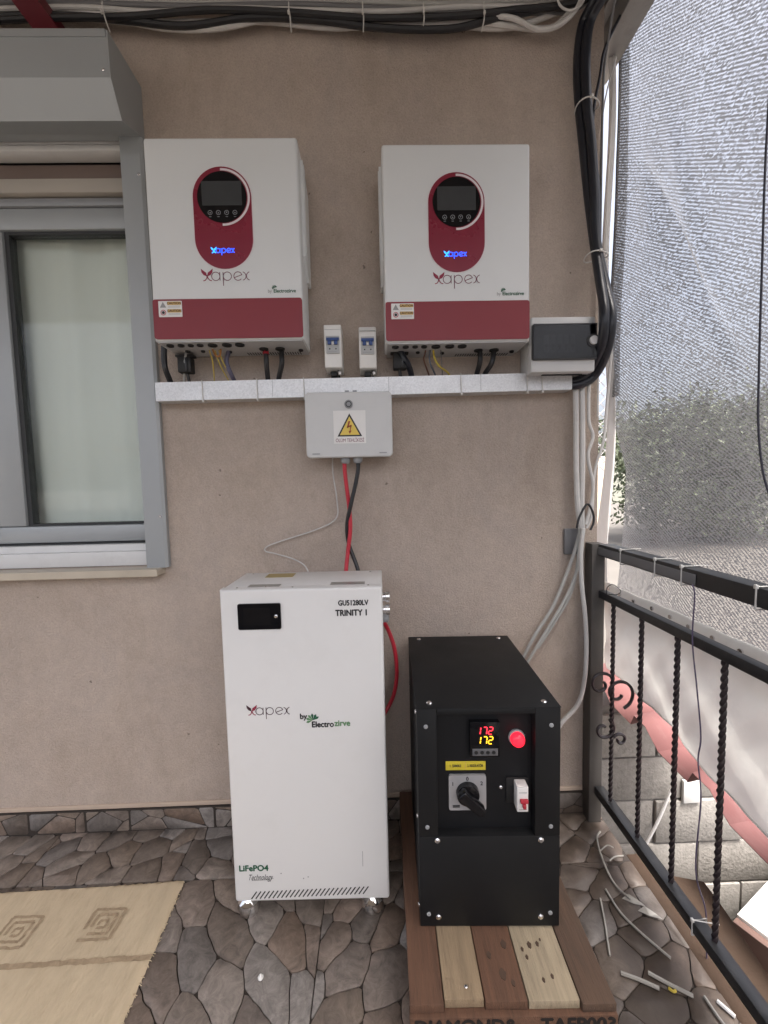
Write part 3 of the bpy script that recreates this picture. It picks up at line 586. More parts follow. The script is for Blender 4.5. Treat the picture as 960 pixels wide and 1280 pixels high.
def breaker(x, z0, z1, label, rounded):
    t = thing('breaker_box', label, 'breaker', (x, 0, z0), 'two pole breaker boxes')
    hw = .0255; Y = -.075
    pr = [(0, z0), (Y, z0 + .004), (Y, z1 - .002), (0, z1)] if not rounded else [(0, z0), (Y + .006, z0 + .004), (Y, z0 + .03), (Y - .001, z1 - .04), (Y + .004, z1 - .012), (Y + .014, z1), (0, z1)]
    g = G(); g.prism(pr, 'x', x - hw, x + hw)
    bm = bmesh.new(); 
    bd = obj('housing', g, 'brk_white', t, ang=25)
    mb = bd.modifiers.new('bevel', 'BEVEL'); mb.width = .003; mb.segments = 3; mb.limit_method = 'ANGLE'
    zc = (z0 + z1) / 2 + .005
    g = G(); g.prism(rrect(x - hw + .006, x + hw - .006, zc - .026, zc + .024, .0015, 2), 'y', Y - .004, Y + .002); md = obj('breaker_module', g, 'brk_grey', t)
    g = G(); g.box(x - hw + .007, x + hw - .007, Y - .0095, Y - .0042, zc + .010, zc + .018, .0015)
    for s_ in (-1, 1): g.box(x + s_ * .0095 - .005, x + s_ * .0095 + .005, Y - .011, Y - .0042, zc - .002, zc + .0098, .0015)
    obj('toggle', g, 'toggle', md)
    g = G(); g.box(x - .0035, x + .0035, Y - .007, Y - .0042, zc - .002, zc + .006, .001); obj('toggle_gap', g, 'brk_white', md)
    for s_ in (-1, 1):
        g = G(); disc(g, x + s_ * .009, zc - .013, .0022, Y - .0046, 10, .0006); obj('indicator', g, 'black_ink', md)
    g = G(); g.rib([(x - .015, zc - .0075), (x + .015, zc - .0075)], .0009, Y - .0045); g.rib([(x - .015, zc - .0215), (x + .011, zc - .0215)], .0012, Y - .0045); obj('module_print', g, 'gland', md, smooth=False)
    g = G(); g.box(x - hw + .002, x + hw - .002, Y - .0008 if not rounded else Y - .0018, Y + .002, z1 - .0165, z1 - .0155); obj('lid_seam', g, 'brk_grey', t)
    g = G(); g.box(x - .012, x + .008, -.05, -.02, z0 - .014, z0 - .001, .002); g.tube([(x + .012, -.055, z0 + .001), (x + .014, -.05, z0 - .012), (x + .012, -.04, z0 - .022)], .003, 6); obj('cable_entry', g, 'hole', t)
    g = G(); g.box(x + .013, x + .021, -.062, -.05, z0 - .013, z0 - .004, .001); obj('entry_tie', g, 'tie', t)
breaker(-.112, 1.476, 1.605, 'square topped white breaker box with blue toggles, nearer the window', False)
breaker(-.010, 1.474, 1.600, 'round topped white breaker box with blue toggles, nearer the fuse box', True)

# junction box with warning sign
t = thing('junction_box', 'light grey junction box with a yellow death hazard sign', 'junction box', (-.07, 0, 1.21))
g = G(); g.box(-.193, .051, -.066, -.0505, 1.222, 1.392, .004); g.box(-.193, .051, -.0502, -.001, 1.222, 1.390, .004); obj('housing', g, 'box_grey', t)
g = G(); g.prism(rrect(-.199, .057, 1.2155, 1.4065, .013), 'y', -.088, -.0665); lid = obj('lid', g, 'box_grey', t)
mb = lid.modifiers.new('bevel', 'BEVEL'); mb.width = .004; mb.segments = 3; mb.limit_method = 'ANGLE'; mb.angle_limit = R(50)
g = G(); g.prism(rrect(-.184, .042, 1.231, 1.3945, .008), 'y', -.0886, -.085); obj('lid_panel', g, 'box_grey', lid)
g = G(); g.lathe([(.0125, 0), (.0125, -.003), (.010, -.004), (.009, -.002), (.0065, -.002), (.006, -.004), (.002, -.004)], 'y', (-.070, -.0886, 1.370), 24); lk = obj('lock', g, 'gland', t)
g = G(); g.rib(arc(-.07, 1.370, .0075, 0, 360, 20), .002, -.0930); obj('lock_ring', g, 'black_ink', t, smooth=False)
for xx in (-.17, .028):
    g = G(); g.box(xx - .011, xx + .011, -.0898, -.0887, 1.2255, 1.2285); obj('latch', g, 'gland', t)
for xx in (-.075, -.052):
    g = G(); g.box(xx - .006, xx + .006, -.08, -.07, 1.4068, 1.4125, .001); obj('hinge', g, 'gland', t)
g = G(); g.prism([(-.1165, 1.256), (-.0215, 1.256), (-.0215, 1.352), (-.1165, 1.352)], 'y', -.0894, -.0888); sg = obj('warning_sign', g, 'sticker', t)
yy = -.0897
g = G(); g.add([(-.1055, yy, 1.2765), (-.0325, yy, 1.2765), (-.069, yy, 1.3435)], [(0, 1, 2)]); obj('warning_triangle', g, 'black_ink', sg, smooth=False)
g = G(); g.add([(-.098, yy - .0003, 1.2808), (-.040, yy - .0003, 1.2808), (-.069, yy - .0003, 1.3345)], [(0, 1, 2)]); obj('warning_field', g, 'yellow', sg, smooth=False)
g = G(); B = lambda p: [(a, yy - .0006, b) for a, b in p]
g.add(B([(-.0665, 1.321), (-.072, 1.321), (-.0775, 1.301), (-.073, 1.301)]), [(0, 1, 2, 3)]); g.add(B([(-.0775, 1.301), (-.0625, 1.306), (-.0635, 1.3105), (-.0765, 1.3055)]), [(0, 1, 2, 3)]); g.add(B([(-.0632, 1.309), (-.0668, 1.309), (-.0695, 1.291), (-.0668, 1.291)]), [(0, 1, 2, 3)]); g.add(B([(-.0725, 1.2925), (-.0635, 1.2935), (-.069, 1.2835)]), [(0, 1, 2)])
obj('lightning_bolt', g, M('bolt_red', (.35, .06, .02), .5), sg, smooth=False)
text('lettering', 'ÖLÜM TEHLİKESİ', .0145, -.069, yy, 1.2605, M('maroon_print', (.18, .01, .05), .5), sg, 'CENTER', 0, sx=.74)
for xx, nm in ((-.086, 'gland'), (-.049, 'gland')):
    g = G(); g.lathe([(.010, 0), (.0145, -.003), (.0145, -.016), (.011, -.022), (.008, -.024)], 'z', (xx, -.06, 1.222), 12); obj('cable_gland', g, 'gland', t)

# distribution box with smoked door
t = thing('fuse_box', 'pale grey fuse box with smoked door under the black conduit', 'fuse box', (.557, 0, 1.45))
g = G(); g.box(.463, .651, -.108, -.07, 1.447, 1.604, .006); g.box(.468, .646, -.0695, -.001, 1.452, 1.60, .004)
g2 = G(); hb = obj('housing', g, 'box_grey', t)
g = G(); g.box(.4635, .6505, -.1092, -.1078, 1.483, 1.5785); obj('door_seat', g, 'dark_in', t)
for k in range(5):
    xx = .497 + .019 * k; g = G(); g.box(xx, xx + .0165, -.1125, -.1095, 1.502, 1.552, .001); mdl = obj('breaker_module', g, M('dim_grey', (.16, .16, .17), .5), t)
    g = G(); g.box(xx + .003, xx + .0135, -.1150, -.1127, 1.517, 1.524, .0008); g.box(xx + .006, xx + .0105, -.1160, -.1127, 1.508, 1.5165, .0008); obj('toggle', g, 'hole', mdl)
g = G(); g.prism(rrect(.4645, .6495, 1.4845, 1.577, .002, 2), 'y', -.1185, -.1170); obj('door', g, 'smoke', t)
g = G(); g.box(.463, .466, -.1185, -.1093, 1.484, 1.5775); g.box(.4665, .6495, -.1185, -.1093, 1.4805, 1.484); g.box(.4665, .6495, -.1185, -.1093, 1.5775, 1.5805); obj('door_frame', g, 'dark_in', t)
g = G(); g.lathe([(.0185, 0), (.0185, -.002)], 'y', (.6385, -.1187, 1.5315), 28); obj('knob_collar', g, 'dark_in', t)
g = G(); g.lathe([(.0125, 0), (.0125, -.003), (.011, -.0045)], 'y', (.6385, -.121, 1.5315), 28); obj('knob', g, 'box_grey', t)
g = G(); g.box(.505, .625, -.085, -.075, 1.4445, 1.4465); obj('bottom_slot', g, 'hole', t)

# ================================================================== BATTERY CABINET
t = thing('battery_cabinet', 'tall white lithium battery cabinet standing on chrome feet', 'battery', (-.185, -.215, 0), rz=R(-1.3))
BX0, BX1, BY, BYb, BZ0, BZ1 = -.388, .015, -.316, -.118, .055, .882
g = G(); g.box(BX0 + .002, BX1 - .002, BY + .03, BYb, BZ0 + .004, BZ1, .003); obj('rear_body', g, 'white_batt', t)
bm = bmesh.new(); g = G(); bmesh.ops.create_cube(bm, size=1)
for v in bm.verts: v.co = Vector(((BX0 + BX1) / 2 + v.co.x * (BX1 - BX0), BY + .0145 + v.co.y * .029, (BZ0 + BZ1) / 2 + v.co.z * (BZ1 - BZ0 + .001)))
ed = [e for e in bm.edges if all(v.co.y < BY + .01 for v in e.verts)] + [e for e in bm.edges if abs(e.verts[0].co.y - e.verts[1].co.y) > .01 and e.verts[0].co.z < .1]
bmesh.ops.bevel(bm, geom=ed, offset=.007, segments=4, profile=.5, affect='EDGES'); bm.verts.index_update(); g.add([v.co[:] for v in bm.verts], [[v.index for v in f.verts] for f in bm.faces]); bm.free()
fr = obj('front_cover', g, 'white_batt', t)
g = G(); g.prism(rrect(-.343, -.237, .783, .848, .004), 'y', BY - .004, BY + .002); bz = obj('display_bezel', g, 'gloss_black', t)
g = G(); g.prism(rrect(-.328, -.262, .794, .838, .002, 2), 'y', BY - .0046, BY - .0038); obj('screen', g, M('dark_screen', (.006, .006, .007), .18), bz)
g = G(); g.lathe([(.0042, 0), (.0042, -.001), (.003, -.0016)], 'y', (-.2485, BY - .004, .8155), 14); obj('button', g, 'steel', bz)
YP = BY - .0007
text('lettering', 'GU51280LV', .0185, -.0205, YP, .838, 'black_ink', t, 'RIGHT', .0009, sx=.80)
text('lettering', 'TRINITY 1', .0215, -.0215, YP, .812, 'black_ink', t, 'RIGHT', .0012, sx=.84)
logo(t, -.330, YP, .562, .0185, 'dark_ink', 'leaf_red', 'dark_ink', 'logo', .1)
text('lettering', 'by', .0195, -.2005, YP, .549, 'black_ink', t, bold=.0009)
text('lettering', 'Electro', .0215, -.1715, YP, .5265, 'black_ink', t, bold=.0009, sx=.90)
text('lettering', 'zirve', .0215, -.1135, YP, .5285, 'pale_green', t, bold=.0007, sx=.95)
fan(t, -.168, YP, .545, .018, ('pale_green', 'green_ink'))
text('lettering', 'LiFePO4', .0225, -.374, YP, .142, 'green_ink', t, bold=.0012, sx=.98)
text('lettering', 'Technology', .0225, -.352, YP, .1165, 'black_ink', t, shear=.45, sx=.60)
g = G(); g.rib([(-.342, .1145), (-.34, .1155), (-.30, .1165), (-.285, .1205)], .0008, YP); obj('underline', g, 'black_ink', t, smooth=False)
for k in range(27):
    xx = -.345 + .0112 * k; zz = .0635 + .0003 * k; g = G(); g.rib([(xx, zz), (xx + .0145, zz + .0205)], .0032, BY - .0005); obj('vent_slit', g, 'black_ink', t, smooth=False)
for xx, yy in ((-.36, -.292), (-.03, -.292), (-.36, -.15), (-.03, -.15)):
    g = G(); g.lathe([(.006, .055), (.012, .054), (.016, .047), (.0275, .040), (.030, .026), (.0265, .010), (.018, .0), (.0, .0)], 'z', (xx, yy, 0), 24); obj('foot', g, 'chrome', t)
for xx, yy in ((-.35, -.296), (-.21, -.30), (-.02, -.297), (-.36, -.135), (-.02, -.14), (-.28, -.29)): screw(t, xx, yy, BZ1, .003, 'z', 1, 'steel')
for a, b, c, d, mt in ((-.326, -.246, -.292, -.266, 'foil'), (-.118, -.03, -.286, -.258, 'foil'), (-.312, -.235, -.185, -.14, 'gold')):
    g = G(); g.box(a, b, c, d, BZ1 + .0003, BZ1 + .0011); obj('top_label', g, mt, t)
for zz in (.835, .80):
    g = G(); g.lathe([(.012, 0), (.012, .009), (.0145, .010), (.0145, .020), (.008, .021)], 'x', (BX1 - .002, -.235, zz), 16); obj('connector', g, 'steel', t)
g = G(); g.lathe([(.012, 0), (.012, .014), (.007, .018)], 'x', (BX1 - .002, -.20, .765), 16); obj('connector', g, 'gland', t)
for zz in (.74, .70, .40, .385, .13): screw(t, BX1 - .002, -.255, zz, .0035, 'x', 1)
g = G(); g.rib([(-.052, .19), (-.0523, .148)], .0012, YP); obj('scratch', g, 'grey_ink', t, smooth=False)
g = G()
for a, b in ((-.265, .133), (-.207, .118), (-.195, .122)): disc(g, a, b, .0016, YP, 8, .0003)
obj('scuff', g, 'grey_ink', t)

# ================================================================== PALLET AND REGULATOR
t = thing('pallet', 'small stained wooden pallet with stencilled letters under the black regulator', 'pallet', (.25, -.34, 0), rz=R(-1.4))
PZ = .12
xs = [(.050, .1165, 'brown', -.592), (.1185, .1965, 'tan', -.586), (.1985, .2815, 'brown', -.590), (.2835, .3835, 'pale', -.588), (.3855, .452, 'dark', -.594)]
MW = dict(zip(('tan', 'brown', 'pale', 'dark'), X['wood']))
for a, b, mt, yf in xs:
    g = G(); g.box(a, b, yf + random.uniform(-.002, .002), -.035, PZ - .019, PZ - random.uniform(0, .002), .002); obj('plank', g, MW[mt], t)
for yf in (-.600, -.33, -.10):
    g = G(); g.box(.049, .453, yf, yf + .07 if yf > -.5 else yf + .022, .022, PZ - .0195, .002); bl = obj('bearer', g, MW['brown' if yf < -.5 else 'dark'], t)
for a in (.055, .21, .37):
    g = G(); g.box(a, a + .08, -.577, -.04, .0, .0215, .002); obj('bottom_board', g, MW['dark'], t)
SPT = M('dark_knot', (.075, .045, .03), .85, 0, .5, 120)
STN = M('stencil_black', (.015, .011, .009), .8)
text('lettering', 'DIAMOND&', .040, .057, -.6008, .0695, STN, t, bold=.0012, sx=.92)
text('lettering', 'TAFP003', .040, .450, -.6008, .0695, STN, t, 'RIGHT', bold=.0012, sx=.98)
for x, y, r in ((.30, -.50, .003), (.318, -.492, .0045), (.336, -.49, .0035), (.305, -.515, .003), (.262, -.49, .006), (.225, -.51, .005), (.245, -.545, .007), (.345, -.55, .003), (.325, -.556, .003), (.262, -.56, .004), (.345, -.482, .002)):
    g = G(); g.prism([(x + r * (1 + .15 * math.sin(k * 2.3)) * math.cos(k * .4488), y + 1.4 * r * (1 + .15 * math.cos(k * 1.7)) * math.sin(k * .4488)) for k in range(14)], 'z', PZ - .0015, PZ + .0004); obj('dark_spot', g, SPT, t)
screw(t, .165, -.565, PZ, .0035, 'z', 1)

t = thing('voltage_regulator', 'black steel regulator box with lit red meter standing on the pallet', 'regulator', (.245, -.245, PZ), rz=R(-2.3))
RX0, RX1, RY, RYb, RZ0, RZ1 = .0885, .4035, -.456, -.035, PZ + .004, .641
g = G(); g.box(RX0, RX1, RY + .05, RYb, RZ0, RZ1 - .002, .002); obj('case', g, 'blk_paint', t)
g = G(); g.box(RX0 - .001, RX1 + .001, RY + .0, RYb, RZ1 - .0018, RZ1, .0008); obj('top_cover', g, 'blk_paint', t)
g = G()
g.box(RX0, .132, RY, RY + .049, .342, RZ1 - .002, .0015); g.box(.348, RX1, RY, RY + .049, .342, RZ1 - .002, .0015); g.box(.1325, .3475, RY, RY + .049, .626, RZ1 - .002, .0015)
obj('front_frame', g, 'blk_paint', t)
g = G(); g.box(RX0, RX1, RY, RY + .049, RZ0, .3415, .0015); obj('lower_panel', g, 'blk_paint', t)
YR = RY + .024
g = G(); g.box(.1325, .3475, YR, YR + .008, .342, .6255); rp = obj('recessed_panel', g, 'blk_inner', t)
for x in (.108, .383):
    for z in (.60, .365, .155 if x < .2 else .157): screw(t, x, RY, z, .0048, mat='gland')
for x in (.118, .373):
    for z in (.333, .148): screw(t, x + (.012 if x < .2 else -.012), RY, z, .0065)
for x, y in ((.118, -.435), (.374, -.435), (.12, -.06), (.37, -.06)): screw(t, x, y, RZ1, .007, 'z', 1)
for z in (.62, .37, .15, .5): screw(t, RX0, -.43 if z != .5 else -.06, z, .005, 'x', -1)
for k in range(3): 
    g = G(); g.lathe([(.009, 0), (.009, -.004)], 'z', (.12 + .125 * k, -.41, RZ0 - .0), 10); obj('foot', g, 'hole', t)
_before = set(t.children)
# meter
g = G(); g.box(.2115, .278, YR - .014, YR - .0002, .513, .594, .002); mt_ = obj('meter', g, 'gloss_black', t)
def seg7(dg, x, z, h, y, mat):
    wd = h * .5; SG = {'a': ((0, h), (wd, h)), 'b': ((wd, h), (wd, h / 2)), 'c': ((wd, h / 2), (wd, 0)), 'd': ((0, 0), (wd, 0)), 'e': ((0, 0), (0, h / 2)), 'f': ((0, h / 2), (0, h)), 'g': ((0, h / 2), (wd, h / 2))}
    for ch in {'1': 'bc', '7': 'abc', '2': 'abged'}[dg]:
        (a, b), (c, d) = SG[ch]; g = G(); sh = .12
        L = math.hypot(c - a, d - b); ux, uz = (c - a) / L * .0008, (d - b) / L * .0008
        g.rib([(x + a + b * sh + ux, z + b + uz), (x + c + d * sh - ux, z + d - uz)], h * .15, y); obj('digit_segment', g, mat, mt_, smooth=False)
for k, dch in enumerate('172'):
    seg7(dch, .2275 + .0125 * k + (.0 if k else -.0015), .5665, .0165, YR - .0146, 'led_red'); seg7(dch, .2275 + .0125 * k + (.0 if k else -.0015), .5445, .0165, YR - .0146, 'led_yel')
g = G(); g.box(.217, .2735, YR - .0155, YR - .0142, .517, .5335, .0005); obj('button_strip', g, M('meter_grey', (.12, .12, .125), .5), mt_)
for k in range(4): g = G(); disc(g, .225 + .013 * k, .525, .0042, YR - .0165, 12, .0008); obj('meter_button', g, 'hole', mt_)
# lamp
g = G(); g.lathe([(.0185, 0), (.0185, -.004), (.0165, -.006)], 'y', (.3185, YR, .551), 28); obj('lamp_collar', g, 'gland', t)
g = G(); g.lathe([(.0155, -.004), (.0155, -.014), (.0135, -.019), (.009, -.022), (.003, -.023)], 'y', (.3185, YR, .551), 28); obj('indicator_lamp', g, 'lamp_red', t)
# yellow label
g = G(); g.box(.1585, .249, YR - .0012, YR - .0002, .4735, .4945, .0003); lb = obj('yellow_label', g, 'label_yellow', t)
text('lettering', '1. ŞEBEKE', .0085, .167, YR - .0018, .4815, 'black_ink', lb, sx=.72, bold=.0002); text('lettering', '2. REGÜLATÖR', .0085, .2075, YR - .0018, .4815, 'black_ink', lb, sx=.62, bold=.0002)
g = G(); g.rib([(.2035, .475), (.2035, .493)], .0012, YR - .0016); obj('label_divider', g, 'amber', lb, smooth=False)
# rotary switch
g = G(); g.prism(rrect(.1645, .249, .381, .4645, .005), 'y', YR - .006, YR - .0002); sw = obj('switch_plate', g, 'plate', t)
for ch, x, z in (('1', .1735, .4405), ('0', .2065, .4525), ('2', .2385, .4415)): text('lettering', ch, .0125, x, YR - .0066, z, 'black_ink', sw, 'CENTER', .0009)
g = G(); g.rib([(.173, .392), (.189, .3925)], .0035, YR - .0066); g.rib([(.173, .3885), (.189, .389)], .0015, YR - .0066); obj('maker_mark', g, 'black_ink', sw, smooth=False)
g = G(); g.lathe([(.026, 0), (.025, -.012), (.019, -.015)], 'y', (.2065, YR - .006, .424), 28); kb = obj('knob', g, 'gloss_black', sw)
a0 = R(-42); ca, sa = math.cos(a0), math.sin(a0)
hp = [(-.026, -.0095), (-.02, -.0125), (.035, -.0105), (.042, -.006), (.042, .006), (.035, .0105), (-.02, .0125), (-.026, .0095)]
g = G(); g.prism([(.2065 + a * ca - b * sa, .424 + a * sa + b * ca) for a, b in hp], 'y', YR - .040, YR - .0205); kh = obj('knob_handle', g, 'gloss_black', sw)
mb = kh.modifiers.new('bevel', 'BEVEL'); mb.width = .003; mb.segments = 2
# breaker on the recessed panel
g = G(); g.box(.295, .345, YR - .004, YR - .0003, .396, .456, .001); obj('breaker_cutout', g, 'hole', t)
g = G(); g.box(.3115, .3365, YR - .030, YR - .0042, .3955, .454, .002); bk = obj('breaker', g, 'brk_white', t)
g = G(); g.box(.3175, .3345, YR - .037, YR - .0302, .4195, .4275, .001); g.box(.3225, .3295, YR - .039, YR - .0302, .4085, .4192, .001); obj('toggle', g, 'red_ink', bk)
g = G(); g.rib([(.3155, .441), (.333, .441)], .0015, YR - .0305); g.rib([(.3155, .4015), (.333, .4015)], .0015, YR - .0305); obj('breaker_print', g, 'gland', bk, smooth=False)
screw(t, .2835, YR, .431, .0042); screw(t, .3495, YR - .0, .432, .003) if False else None

for c_ in set(t.children) - _before: c_.location.z += .008; c_.location.x -= .005
